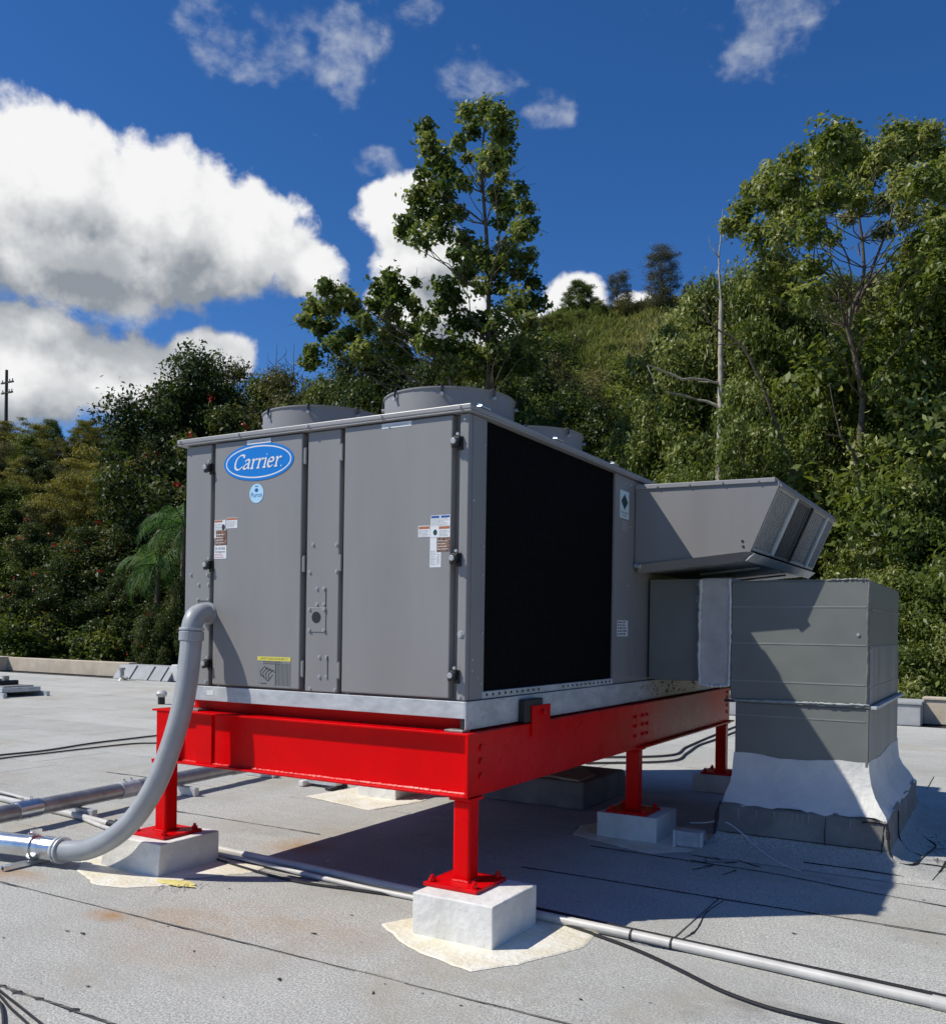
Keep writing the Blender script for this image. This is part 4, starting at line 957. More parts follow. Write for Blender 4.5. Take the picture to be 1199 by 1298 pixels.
# the branch from the unit to the duct
br = MB().box(-0.045, 0.380, 2.92, 4.6, 1.218, 2.020).build('branch_duct', 'duct', du, 0.006)
MB().box(-0.02, 0.32, 2.9175, 2.9195, 1.24, 1.99).build('branch_panel', 'duct', br, 0.001)
for z in (1.98, 1.88, 1.85): MB().tube([(0.345,2.91,z),(0.372,2.90,z-0.012),(0.368,2.905,z-0.04)], 0.014, 7).build('sealant_blob', 'caulk', br, smooth=True)
cv = MB().box(0.384, 0.621, 2.855, 4.6, 1.190, 2.022).build('canvas_connector', 'canvas', du, 0.02, 4)
caulk_line([(0.391,2.852,1.20),(0.385,2.85,1.6),(0.393,2.852,2.01)], 0.011, cv, 'skirt', seed=8)
caulk_line([(0.616,2.852,1.20),(0.622,2.85,1.6),(0.614,2.852,2.01)], 0.011, cv, 'skirt', seed=9)
caulk_line([(0.395,2.852,1.196),(0.5,2.85,1.192),(0.612,2.852,1.196)], 0.011, cv, 'skirt', seed=10)

# membrane covered curb under the unit
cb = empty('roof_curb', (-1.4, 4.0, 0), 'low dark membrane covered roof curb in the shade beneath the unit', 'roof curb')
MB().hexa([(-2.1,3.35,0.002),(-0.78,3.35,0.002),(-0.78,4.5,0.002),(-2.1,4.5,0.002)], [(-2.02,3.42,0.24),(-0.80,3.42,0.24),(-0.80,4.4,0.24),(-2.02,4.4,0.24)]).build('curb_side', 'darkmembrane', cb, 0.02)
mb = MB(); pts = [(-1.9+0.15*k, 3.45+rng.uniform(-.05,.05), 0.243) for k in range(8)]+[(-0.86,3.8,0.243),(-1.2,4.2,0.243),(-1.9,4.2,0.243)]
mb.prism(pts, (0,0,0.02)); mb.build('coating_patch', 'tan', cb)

# ------------------------------------------------------------------ conduits, hose, pipes, cables
FY = lambda z: -0.1
hose_t = empty('flexible_conduit', (-2.6, -0.2, 0), 'thick grey flexible conduit hose curving down from the cabinet side', 'conduit')
path = [(-2.93,-0.343,0.106),(-2.84,-0.338,0.108),(-2.658,-0.32,0.137),(-2.456,-0.30,0.227),(-2.287,-0.27,0.362),(-2.141,-0.25,0.548),(-2.052,-0.22,0.749),(-1.984,-0.19,0.973),(-1.950,-0.16,1.193),(-1.943,-0.135,1.413),(-1.950,-0.120,1.545)]
MB().tube(spline(path, 10), 0.0665, 24).build('hose', 'hose', hose_t, smooth=True)
ridge = MB(); SP = spline(path, 26)
for i in range(3, len(SP)-3, 2):
    t = (SP[i+1]-SP[i-1]).normalized(); ridge.tube([SP[i]-t*0.0028, SP[i], SP[i]+t*0.0028], [0.0655,0.0672,0.0655], 20, cap=False)
ridge.build('hose_ribs', 'hose', hose_t, smooth=True)
el_ = spline([(-1.950,-0.120,1.53),(-1.950,-0.116,1.59),(-1.958,-0.085,1.645),(-1.980,-0.02,1.672),(-1.995,0.055,1.675)], 8)
MB().tube(el_, [0.064]*len(el_), 24).build('elbow', 'hose', hose_t, smooth=True)
MB().cyl((-1.950,-0.121,1.500),(-1.950,-0.119,1.560),0.076,24).build('collar', 'hose', hose_t, 0.004)
MB().cyl((-1.950,-0.1185,1.566),(-1.950,-0.118,1.582),0.0765,24).build('clamp_ring', 'galv', hose_t, 0.002)
MB().cyl((-1.993,0.042,1.675),(-1.995,0.068,1.675),0.072,24).build('lock_nut', 'galv', hose_t)
MB().cyl((-3.02,-0.372,0.110),(-2.905,-0.343,0.106),0.080,24).build('coupling', 'zinc', hose_t, 0.004)
for xx, w_ in ((-2.915,0.018),(-2.882,0.014)):
    MB().cyl((xx,-0.342+(xx+2.905)*0.1,0.106),(xx+w_,-0.342+(xx+w_+2.905)*0.1,0.106),0.087,24).build('clamp_ring', 'galv', hose_t, 0.002)

sp = empty('steel_conduit', (-4, -0.5, 0), 'large galvanised steel conduit on a strut, ending at the hose', 'conduit', 'steel conduits on the roof')
MB().cyl((-7.0,-1.20,0.112),(-3.02,-0.372,0.110),0.075,24).build('pipe', 'zinc', sp, smooth=True)
q = MB().cyl((-3.10,-0.389,0.110),(-3.075,-0.384,0.110),0.086,24).build('pipe_clamp', 'zinc', sp)
MB().box(-3.10,-3.075,-0.42,-0.35,0.182,0.227).cyl((-3.088,-0.44,0.207),(-3.088,-0.33,0.207),0.009,8).build('clamp_bolt', 'zinc', q)
MB().box(-3.11,-3.06,-0.62,-0.12,0.002,0.033).build('strut_channel', 'zinc', sp, 0.003)
MB().box(-3.097,-3.073,-0.621,-0.6195,0.008,0.028).build('channel_mouth', 'black', sp)

s2 = empty('steel_conduit', (-4, 1.5, 0), 'weathered grey steel conduit with couplings running back behind the red post', 'conduit', 'steel conduits on the roof')
A2, B2 = Vector((-4.03,-0.35,0.15)), Vector((-4.42,3.4,0.15))
MB().cyl(A2, B2, 0.066, 24).build('pipe', 'steelpipe', s2, smooth=True)
for tt, m_ in ((0.125,'zinc'),(0.40,'galv'),(0.8,'galv')):
    a = A2.lerp(B2, tt); b = A2.lerp(B2, tt+0.055)
    c = MB().cyl(a, b, 0.075, 24).build('coupling', m_, s2, 0.004)
    for q_ in (0.3, 0.7):
        mid = a.lerp(b, q_); MB().cyl(mid+Vector((0,0,0.06)), mid+Vector((0,0,0.095)), 0.010, 8).build('set_screw', 'zinc', c)
for yv, xv in ((0.7,-4.14), (1.9,-4.26), (3.1,-4.39)): MB().box(xv-0.2,xv+0.2,yv,yv+0.05,0.002,0.08).build('strut_channel', 'galv', s2, 0.003)

pv = empty('plastic_pipe', (0, 0.45, 0), 'long white plastic pipe lying across the roof behind the near pedestal', 'pipe')
pp = [(-7.5,0.95,0.028),(-5.29,0.772,0.028),(-4.29,0.688,0.028),(-3.5,0.595,0.028),(-2.347,0.483,0.028),(-1.26,0.427,0.028),(-0.57,0.375,0.028),(0.283,0.360,0.028),(1.222,0.300,0.028),(2.263,0.204,0.028),(5.5,-0.1,0.028)]
MB().tube(spline(pp, 6), 0.026, 18).build('pipe', 'pvc', pv, smooth=True)
def on_pipe(x):
    for a, b in zip(pp[:-1], pp[1:]):
        if a[0] <= x <= b[0]: return Vector(a).lerp(Vector(b), (x-a[0])/(b[0]-a[0]))
for x, L, m_ in ((-3.25,0.08,'pvc'),(-2.9,0.05,'pvc'),(0.80,0.010,'tar'),(1.02,0.010,'tar'),(2.21,0.09,'pvc'),(-3.62,0.13,'black')):
    MB().cyl(on_pipe(x), on_pipe(x+L), 0.0305 if L > 0.02 else 0.0275, 18).build('coupling', m_, pv)
p2 = empty('plastic_pipe', (-4, 0.6, 0), 'thin white plastic pipe beside the longer pipe at left', 'pipe')
MB().tube(spline([(-7.5,1.20,0.018),(-4.9,0.88,0.018),(-3.4,0.50,0.018),(-1.9,0.385,0.018),(-0.9,0.30,0.018),(-0.25,0.285,0.018)], 8), 0.016, 10).build('pipe', 'pvc', p2, smooth=True)

def cable(pts, r, label, m='cable', cat='cable', group='black cables on the roof'):
    o = MB().tube(spline(pts, 10), r, 8).build('roof_cable', m, None, smooth=True, org=(pts[0][0], pts[0][1], 0))
    tag(o, label, cat, group); return o
cable([(-0.4,0.50,0.012),(0.202,0.42,0.012),(0.445,0.335,0.012),(0.653,0.267,0.012),(0.898,0.170,0.012),(1.15,0.03,0.012),(1.375,-0.109,0.012),(1.565,-0.183,0.012),(1.733,-0.211,0.012),(1.949,-0.218,0.012)], 0.0085, 'black cable curving away from the white pipe towards the near roof')
cable([(-0.3,0.54,0.011),(0.19,0.52,0.011),(0.737,0.470,0.011),(1.572,0.405,0.011),(2.254,0.355,0.011),(5.0,0.09,0.011)], 0.0085, 'black cable running tight along the far side of white pipe')
cable([(-3.746,0.774,0.011),(-3.2,0.58,0.011),(-2.597,0.414,0.011),(-2.197,0.329,0.011),(-1.676,0.234,0.011),(-1.319,0.203,0.011),(-0.928,0.253,0.011),(-0.45,0.32,0.011),(-0.15,0.36,0.011)], 0.009, 'black cable sagging between the two near white pedestals')
cable([(-7.0,1.05,0.011),(-5.817,0.953,0.011),(-5.55,0.938,0.011),(-5.043,0.912,0.011),(-4.449,0.80,0.011),(-3.746,0.72,0.011),(-3.0,0.50,0.011),(-2.2,0.40,0.011),(-1.2,0.33,0.011),(-0.3,0.33,0.011)], 0.008, 'second black cable passing under the grey steel conduit')
cable([(-7.4,1.3,0.014),(-7.832,2.108,0.014),(-7.90,2.455,0.014),(-7.85,2.992,0.014),(-8.0,3.766,0.014),(-8.02,4.354,0.014),(-8.01,4.956,0.014),(-7.8,5.8,0.014)], 0.012, 'upper black cable on the sunny roof beyond the hose', 'cable_old')
cable([(-7.2,1.2,0.012),(-7.562,1.943,0.012),(-7.66,2.313,0.012),(-7.64,2.875,0.012),(-7.628,3.429,0.012),(-7.56,4.1,0.012),(-7.33,4.363,0.012),(-6.9,5.0,0.012)], 0.010, 'lower black cable on the sunny roof beyond the hose', 'cable_old')
cable([(-1.47,-1.745,0.009),(-1.261,-1.804,0.009),(-1.081,-1.849,0.009),(-0.913,-1.891,0.009),(-0.755,-1.931,0.009)], 0.0055, 'thin black cable crossing the near left corner')
cable([(-1.427,-1.772,0.009),(-1.229,-1.830,0.009),(-1.068,-1.885,0.009),(-0.926,-1.925,0.009),(-0.788,-1.965,0.009)], 0.0055, 'thin black cable below another at the near left corner')
cable([(-1.33,-1.80,0.009),(-1.241,-1.852,0.009),(-1.136,-1.884,0.009),(-1.03,-1.938,0.009),(-0.89,-2.025,0.009)], 0.0075, 'short black cable bending down at the left corner')
cable([(-2.2,6.4,0.016),(-1.323,7.254,0.016),(-1.388,8.288,0.016),(-1.474,9.744,0.016),(-1.588,12.360,0.016)], 0.014, 'far black cable on the bright roof beyond the right beam', 'cable_old')
cable([(-1.9,6.0,0.016),(-1.135,6.782,0.016),(-1.185,7.637,0.016),(-1.305,8.566,0.016),(-1.309,9.370,0.016),(-1.350,11.396,0.016)], 0.014, 'far second black cable beside the rear red post', 'cable_old')
o = MB().tube(spline([(0.36,2.78,0.13),(0.50,2.72,0.16),(0.62,2.70,0.19),(0.75,2.66,0.15),(0.95,2.52,0.05),(1.15,2.35,0.008),(1.28,2.25,0.008)], 8), 0.0055, 6).build('loose_wire', 'wire', None, org=(0.36,2.78,0)); tag(o, 'thin pale wire trailing from the duct curb across the roof', 'wire')
o = MB().tube(spline([(0.40,2.66,0.10),(0.7,2.55,0.012),(1.0,2.42,0.008),(1.1,2.40,0.008)], 8), 0.005, 6).build('loose_wire', 'wire', None, org=(0.4,2.66,0)); tag(o, 'short pale wire beside the small metal junction box', 'wire')
jb = empty('junction_box', (0.47, 2.58, 0), 'small dull metal box lying by the shaded pedestal', 'junction box')
MB().box(0.34,0.53,2.47,2.62,0.012,0.125).build('box_body', 'galv', jb, 0.012)
MB().box(0.325,0.345,2.46,2.50,0.002,0.13).build('bracket', 'skirt', jb, 0.005); MB().box(0.527,0.545,2.46,2.50,0.002,0.13).build('bracket', 'skirt', jb, 0.005)
MB().box(0.30,0.58,2.50,2.75,0.002,0.010).build('mounting_sheet', 'skirt', jb)
ps = empty('pipe_support', (-3.5, 3.05, 0), 'small broken metal support bracket on the roof behind the front beam', 'bracket')
MB().box(-3.62,-3.24,2.95,3.05,0.03,0.13).build('channel', 'galv', ps, 0.004); MB().box(-3.66,-3.60,2.88,3.1,0.0025,0.06).build('foot', 'skirt', ps, 0.01); MB().box(-3.3,-3.22,2.85,3.12,0.0025,0.03).build('foot', 'tar', ps, 0.01)

# ------------------------------------------------------------------ hillside
HEAD = Vector((-math.sin(YAW), math.cos(YAW), 0)); SIDE = Vector((math.cos(YAW), math.sin(YAW), 0))
CRX = np.array([-2500,-600,0,180,350,500,600,690,760,830,900,1000,1100,1199,1500,2600])
CRY = np.array([660,640,612,590,560,520,470,415,397,388,380,368,358,350,345,345])
NZ = np.random.default_rng(11)
def hill_h(X, Y):
    X = np.asarray(X, float); Y = np.asarray(Y, float)
    dx, dy = X-CAM.x, Y-CAM.y
    d = dx*HEAD.x+dy*HEAD.y; l = dx*SIDE.x+dy*SIDE.y
    r = np.hypot(d, l)
    u = np.clip(np.where(d > 1, l/np.maximum(d, 1), np.sign(l)*2.2), -2.2, 1.8)
    px = 599.5+1172.147*u
    t = (802.5+0.0*px-np.interp(px, CRX, CRY))/1172.147
    Zc = 1.6+72*t
    dd = np.maximum(d, r*0.35)
    s = np.clip((dd-25)/47, 0, 1); s = s*0.55+0.45*s*s*(3-2*s)
    h = -5.5+(Zc+5.5)*s
    back = np.clip((dd-72)/150, 0, 1)
    h = h-back*back*25
    bump = 0.5*np.sin(X*0.31+1.3)*np.cos(Y*0.27)+0.28*np.sin(X*0.83+Y*0.5)+0.16*np.sin(X*1.9-Y*1.4)
    return h+bump*np.clip((dd-30)/15, 0, 1)
gx = np.concatenate([np.linspace(-320,-110,22), np.linspace(-105,75,150), np.linspace(80,260,20)])
gy = np.concatenate([np.linspace(-160,4,12), np.linspace(6,130,110), np.linspace(136,330,20)])
XX, YY = np.meshgrid(gx, gy); ZZ = hill_h(XX, YY)
nx, ny = len(gx), len(gy)
me = bpy.data.meshes.new('hillside')
idx = np.arange(nx*ny).reshape(ny, nx)
fc = np.stack([idx[:-1,:-1].ravel(), idx[:-1,1:].ravel(), idx[1:,1:].ravel(), idx[1:,:-1].ravel()], 1)
me.from_pydata(np.stack([XX.ravel(), YY.ravel(), ZZ.ravel()], 1).tolist(), [], fc.tolist())
me.polygons.foreach_set('use_smooth', [True]*len(me.polygons))
def hill_build(t, b, tcn):
    def noise(s, d=6, r=0.6):
        n = t.nodes.new('ShaderNodeTexNoise'); n.inputs['Scale'].default_value = s; n.inputs['Detail'].default_value = d; n.inputs['Roughness'].default_value = r
        t.links.new(tcn.outputs['Object'], n.inputs['Vector']); return n.outputs['Fac']
    cr = t.nodes.new('ShaderNodeValToRGB'); t.links.new(noise(0.22, 8, 0.65), cr.inputs[0])
    e = cr.color_ramp.elements; e[0].position = 0.34; e[0].color = (0.06,0.08,0.016,1); e[1].position = 0.72; e[1].color = (0.34,0.29,0.13,1)
    k = e.new(0.47); k.color = (0.16,0.18,0.045,1)
    x = t.nodes.new('ShaderNodeMix'); x.data_type = 'RGBA'; x.blend_type = 'MULTIPLY'; x.inputs['Factor'].default_value = 0.6
    t.links.new(cr.outputs[0], x.inputs[6]); t.links.new(noise(3.5, 5, 0.7), x.inputs[7]); t.links.new(x.outputs[2], b.inputs['Base Color'])
    bp = t.nodes.new('ShaderNodeBump'); bp.inputs['Distance'].default_value = 0.3; bp.inputs['Strength'].default_value = 1; t.links.new(noise(2.5, 6, 0.7), bp.inputs['Height']); t.links.new(bp.outputs[0], b.inputs['Normal'])
me.materials.append(mat('hillside_soil', (0.1,0.1,0.04), 0.95, spec=0.1, build=hill_build))
hill = bpy.data.objects.new('hillside', me); COL.objects.link(hill); tag(hill, kind='structure')

# ------------------------------------------------------------------ foliage helpers
def leaf_mat(name, c1, c2, c3, rough=0.42, trans=0.35, spec=0.5):
    m = bpy.data.materials.new(name); m.use_nodes = True; t = m.node_tree; b = t.nodes['Principled BSDF']; out = t.nodes['Material Output']
    at = t.nodes.new('ShaderNodeAttribute'); at.attribute_name = 'tint'
    oi = t.nodes.new('ShaderNodeObjectInfo')
    cr = t.nodes.new('ShaderNodeValToRGB'); e = cr.color_ramp.elements
    e[0].position = 0.05; e[0].color = (*c1,1); e[1].position = 0.97; e[1].color = (*c3,1); k = e.new(0.55); k.color = (*c2,1)
    sh = mth(t, 'ADD', at.outputs['Fac'], mth(t, 'MULTIPLY_ADD', oi.outputs['Random'], 0.24, -0.12), clamp=True)
    t.links.new(sh, cr.inputs[0]); t.links.new(cr.outputs[0], b.inputs['Base Color'])
    b.inputs['Roughness'].default_value = rough; b.inputs['Specular IOR Level'].default_value = spec
    tr = t.nodes.new('ShaderNodeBsdfTranslucent'); hs = t.nodes.new('ShaderNodeHueSaturation'); hs.inputs['Value'].default_value = 1.5; hs.inputs['Saturation'].default_value = 1.1; hs.inputs['Hue'].default_value = 0.485
    t.links.new(cr.outputs[0], hs.inputs['Color']); t.links.new(hs.outputs[0], tr.inputs['Color'])
    mx = t.nodes.new('ShaderNodeMixShader'); mx.inputs[0].default_value = trans
    t.links.new(b.outputs[0], mx.inputs[1]); t.links.new(tr.outputs[0], mx.inputs[2]); t.links.new(mx.outputs[0], out.inputs[0])
    return m
LM = {
 'dark':  leaf_mat('leaf_dark',  (0.019,0.036,0.009), (0.048,0.075,0.017), (0.150,0.155,0.040), 0.50, 0.34, 0.34),
 'mid':   leaf_mat('leaf_mid',   (0.034,0.064,0.013), (0.100,0.142,0.026), (0.25,0.255,0.06), 0.50, 0.38, 0.34),
 'light': leaf_mat('leaf_light', (0.045,0.078,0.014), (0.150,0.195,0.038), (0.40,0.42,0.17), 0.44, 0.40, 0.38),
 'yellow':leaf_mat('leaf_yellow',(0.06,0.075,0.013), (0.165,0.170,0.030), (0.30,0.26,0.065), 0.52, 0.38, 0.3),
 'olive': leaf_mat('leaf_olive', (0.036,0.048,0.014), (0.110,0.112,0.034), (0.22,0.19,0.075), 0.52, 0.36, 0.3),
 'grey':  leaf_mat('leaf_greygreen', (0.040,0.045,0.022), (0.085,0.090,0.042), (0.14,0.145,0.07), 0.6, 0.25),
 'glossy':leaf_mat('leaf_glossy',(0.028,0.058,0.013), (0.105,0.155,0.032), (0.30,0.32,0.10), 0.45, 0.40, 0.38),
 'palm':  leaf_mat('leaf_palm',  (0.03,0.08,0.02), (0.07,0.16,0.035), (0.13,0.22,0.07), 0.55, 0.38, 0.22),
 'flower':leaf_mat('red_flowers',(0.30,0.02,0.012), (0.42,0.04,0.015), (0.50,0.09,0.03), 0.5, 0.2),
 'grass': leaf_mat('grass_blades',(0.085,0.115,0.020), (0.20,0.22,0.05), (0.46,0.39,0.20), 0.7, 0.3, 0.2),
}
BARK = mat('bark', (0.075,0.06,0.045), 0.9, 0, 0, 6, 0.8, 12, spec=0.2, col2=(0.17,0.14,0.105), bdist=0.03)
PALEBARK = mat('pale_bark', (0.26,0.23,0.19), 0.8, 0, 0, 3, 0.6, 10, spec=0.2, col2=(0.52,0.48,0.41), bdist=0.02)

def np_mesh(name, verts, quads, material, tint=None, smooth=False):
    me = bpy.data.meshes.new(name); n = len(verts); q = len(quads)
    me.vertices.add(n); me.vertices.foreach_set('co', np.asarray(verts, np.float32).ravel())
    me.loops.add(q*4); me.loops.foreach_set('vertex_index', np.asarray(quads, np.int32).ravel())
    me.polygons.add(q); me.polygons.foreach_set('loop_start', np.arange(0, q*4, 4, dtype=np.int32)); me.polygons.foreach_set('loop_total', np.full(q, 4, np.int32))
    me.materials.append(material)
    if tint is not None:
        a = me.attributes.new('tint', 'FLOAT', 'FACE'); a.data.foreach_set('value', np.asarray(tint, np.float32))
    me.update(calc_edges=True); me.validate()
    if smooth: me.polygons.foreach_set('use_smooth', [True]*q)
    return me

def leaves(centres, radii, counts, size, seed, flat=0.8, shell=2.2, aspect=0.5, up=0.55, droop=0.25, sizevar=0.35):
    """leaf-sized folded diamonds spread through ellipsoid clumps"""
    g = np.random.default_rng(seed)
    centres = np.asarray(centres, float); radii = np.asarray(radii, float)
    ids = np.repeat(np.arange(len(centres)), counts); n = len(ids)
    v = g.normal(size=(n,3)); v /= np.linalg.norm(v, axis=1, keepdims=True)
    rad = g.random(n)**(1/shell)
    # clumps are lumpy, not balls
    ph = g.random((len(centres), 6))*6.28
    lump = 1+0.28*np.sin(3*v[:,0]+ph[ids,0])*np.sin(3.3*v[:,1]+ph[ids,1])+0.22*np.sin(5*v[:,2]+ph[ids,2])
    strag = g.random(n) < 0.28; rad = np.where(strag, rad*g.uniform(1.0, 1.45, n), rad)
    sc = np.ones((n,3)); sc[:,2] = flat
    P = centres[ids]+v*sc*(rad*radii[ids]*lump)[:,None]
    nor = v*0.7+g.normal(size=(n,3))*0.75; nor[:,2] += up; nor /= np.linalg.norm(nor, axis=1, keepdims=True)
    a = g.normal(size=(n,3))+v*0.6; a[:,2] -= droop; a -= nor*(a*nor).sum(1, keepdims=True); a /= np.linalg.norm(a, axis=1, keepdims=True)
    b = np.cross(nor, a)
    L = size*(1+sizevar*g.normal(size=n)).clip(0.4, 1.9); Wd = L*aspect*0.5
    V = np.empty((n,4,3))
    V[:,0] = P-a*(L*0.5)[:,None]
    V[:,1] = P+b*Wd[:,None]+nor*(Wd*0.35)[:,None]
    V[:,2] = P+a*(L*0.5)[:,None]-nor*(L*0.10)[:,None]
    V[:,3] = P-b*Wd[:,None]+nor*(Wd*0.35)[:,None]
    ctint = g.random(len(centres))
    tint = (0.35*g.random(n)+0.40*ctint[ids]+0.25*g.random(n)**4*1.6).clip(0,1)
    return V.reshape(-1,3), np.arange(n*4).reshape(n,4), tint

def limbs(paths, name, material, n=7):
    vs, fs = [], []
    for P, R in paths:
        P = np.asarray(P, float); R = np.asarray(R, float); m = len(P); base = len(vs)
        T = np.gradient(P, axis=0); T /= np.linalg.norm(T, axis=1, keepdims=True)+1e-9
        ref = np.array([0.31,0.95,0.02]); A = np.cross(T, ref); A /= np.linalg.norm(A, axis=1, keepdims=True)+1e-9; Bv = np.cross(A, T)
        w = np.arange(n)*2*math.pi/n
        ring = P[:,None,:]+R[:,None,None]*(np.cos(w)[None,:,None]*A[:,None,:]+np.sin(w)[None,:,None]*Bv[:,None,:])
        vs += ring.reshape(-1,3).tolist()
        for i in range(m-1):
            for k in range(n): fs.append((base+i*n+k, base+i*n+(k+1)%n, base+(i+1)*n+(k+1)%n, base+(i+1)*n+k))
    return np_mesh(name, vs, fs, material, smooth=True)

def bend(a, b, r0, r1, g, sag=0.12, m=6):
    a, b = np.asarray(a, float), np.asarray(b, float); t = np.linspace(0,1,m)[:,None]; L = np.linalg.norm(b-a)
    mid = g.normal(size=3)*L*sag; mid[2] = -abs(mid[2])*0.6
    P = a*(1-t)+b*t+mid*(4*t*(1-t))*0.5
    P[1:-1] += g.normal(size=(m-2,3))*L*0.02
    return P, r0*(1-t[:,0])+r1*t[:,0]

def make_tree(name, label, H, Rc, base, ncl, rcl, per, leaf, lm, seed, shape='round', bark=BARK, trunk_r=0.18, group=None, cat='tree', flat=0.8, aspect=0.5, flowers=0, up=0.55, loc=(0,0,0)):
    g = np.random.default_rng(seed); cs, rs = [], []
    for i in range(ncl):
        z = base+(1-base)*((i+0.5)/ncl)
        zz = (z-base)/(1-base)
        if shape == 'round': pr = math.sqrt(max(0.02, 1-(2*zz-0.85)**2*0.8))
        elif shape == 'umbrella': pr = 0.35+0.75*zz if zz < 0.85 else 0.8
        elif shape == 'cone': pr = 0.15+0.85*(1-zz)
        elif shape == 'column': pr = 0.75*math.sqrt(max(0.03, 1-(2*zz-1)**2*0.85))+0.15
        else: pr = 1
        a = i*2.39996+g.random()*0.9; q = math.sqrt(0.12+0.88*g.random())*pr*Rc
        cs.append((q*math.cos(a), q*math.sin(a), z*H*(1+0.05*g.normal()))); rs.append(rcl*g.uniform(0.65,1.3))
    t = empty(name, loc, label, cat, group)
    paths = []; m = 9; tz = np.linspace(0, H*0.9, m); wobx = np.cumsum(g.normal(size=m))*H*0.012; woby = np.cumsum(g.normal(size=m))*H*0.012
    wobx[0] = woby[0] = 0
    TP = np.stack([wobx, woby, tz-0.4], 1); TR = trunk_r*(1-0.85*np.linspace(0,1,m)); paths.append((TP, TR))
    for c in cs:
        hz = max(0.1*H, c[2]-0.55*math.hypot(c[0], c[1])-0.05*H); i = np.interp(hz, tz, np.arange(m)); k = int(i); fr_ = i-k; k2 = min(k+1, m-1)
        s = TP[k]*(1-fr_)+TP[k2]*fr_
        paths.append(bend(s, c, max(0.012, TR[k]*0.42), 0.012, g))
    tm = limbs(paths, 'trunk', bark, 6)
    to = bpy.data.objects.new('trunk', tm); COL.objects.link(to); to.parent = t
    cnt = (np.asarray(rs)**2/np.mean(np.square(rs))*per).astype(int)+20
    V, Q, T = leaves(cs, rs, cnt, leaf, seed+1, flat=flat, aspect=aspect, up=up)
    co = bpy.data.objects.new('crown', np_mesh('crown', V, Q, LM[lm], T)); COL.objects.link(co); co.parent = t
    if flowers:
        pick = [c for c in cs if c[2] > 0.35*H]; fc_ = []
        for i in range(flowers):
            c = pick[g.integers(len(pick))]; d = np.array([g.normal(), g.normal(), abs(g.normal())+0.4]); d /= np.linalg.norm(d); fc_.append(np.asarray(c)+d*rcl*1.0)
        V, Q, T = leaves(fc_, [0.16]*flowers, [14]*flowers, 0.13, seed+5)
        fo = bpy.data.objects.new('flowers', np_mesh('flowers', V, Q, LM['flower'], T)); COL.objects.link(fo); fo.parent = t
    return t

def at(px, d):
    p = CAM+HEAD*d+SIDE*(d*(px-599.5)/1172.147); return p.x, p.y
def ztop(px, y, d): return 1.6+(802.5+0.015*(px-600)-y)/1172.147*d

# prototypes (each is the first tree of its kind; copies share its meshes)
PROTO = {}
def proto(key, *a, **k): PROTO[key] = [make_tree(*a, **k), a[2], False]
proto('dense_a', 'broadleaf_tree', '', 10, 3.3, 0.05, 90, 0.85, 520, 0.17, 'dark', 21)
proto('dense_b', 'broadleaf_tree', '', 10, 3.6, 0.04, 90, 0.9, 480, 0.18, 'mid', 33)
proto('dense_c', 'broadleaf_tree', '', 10, 3.0, 0.05, 80, 0.8, 480, 0.16, 'olive', 45, shape='column')
proto('tulip', 'flowering_tree', '', 10, 3.5, 0.03, 90, 0.85, 480, 0.19, 'dark', 57, flowers=30)
proto('umbrella', 'umbrella_tree', '', 10, 4.6, 0.30, 80, 1.0, 480, 0.15, 'yellow', 69, shape='umbrella', flat=0.38, up=0.9)
proto('pale', 'broadleaf_tree', '', 10, 3.0, 0.10, 92, 0.60, 600, 0.135, 'light', 81, trunk_r=0.12, aspect=0.42)
proto('slim', 'slender_tree', '', 10, 2.2, 0.20, 70, 0.50, 420, 0.135, 'light', 87, trunk_r=0.10, aspect=0.42)
proto('wispy', 'wispy_tree', '', 10, 2.0, 0.06, 60, 0.75, 330, 0.26, 'grey', 93, shape='column', aspect=0.14, up=0.1)
proto('bush', 'shrub', '', 4, 2.2, 0.05, 34, 0.85, 330, 0.17, 'mid', 105)
proto('drybush', 'shrub', '', 4, 2.2, 0.05, 30, 0.8, 300, 0.16, 'olive', 117)

RANKED = []
def place(key, px, d, ytop, label, group=None, cat=None, wide=1.0, rot=None):
    P = PROTO[key]; root, H = P[0], P[1]
    x, y = at(px, d); z = float(hill_h(x, y))
    k = max(0.25, (ztop(px, ytop, d)-z)/(H*1.10))
    rot = rng.uniform(0, 6.28) if rot is None else rot
    loc, r_, s_ = (x, y, z-0.15), (0, 0, rot), (k*wide, k*wide, k)
    if not P[2]:
        o = root; P[2] = True; o.location = loc; o.rotation_euler = r_; o.scale = s_
    else: o = copy_tree(root, None, loc, r_, s_)
    tag(o, label, cat or ('shrub' if key in ('bush', 'drybush') else 'tree'), group)
    if group: RANKED.append((group, label, px, d, o))
    return o

GL, GM, GR = 'trees on the dark wooded slope at left', 'trees behind the rooftop unit', 'leafy trees behind the duct at right'
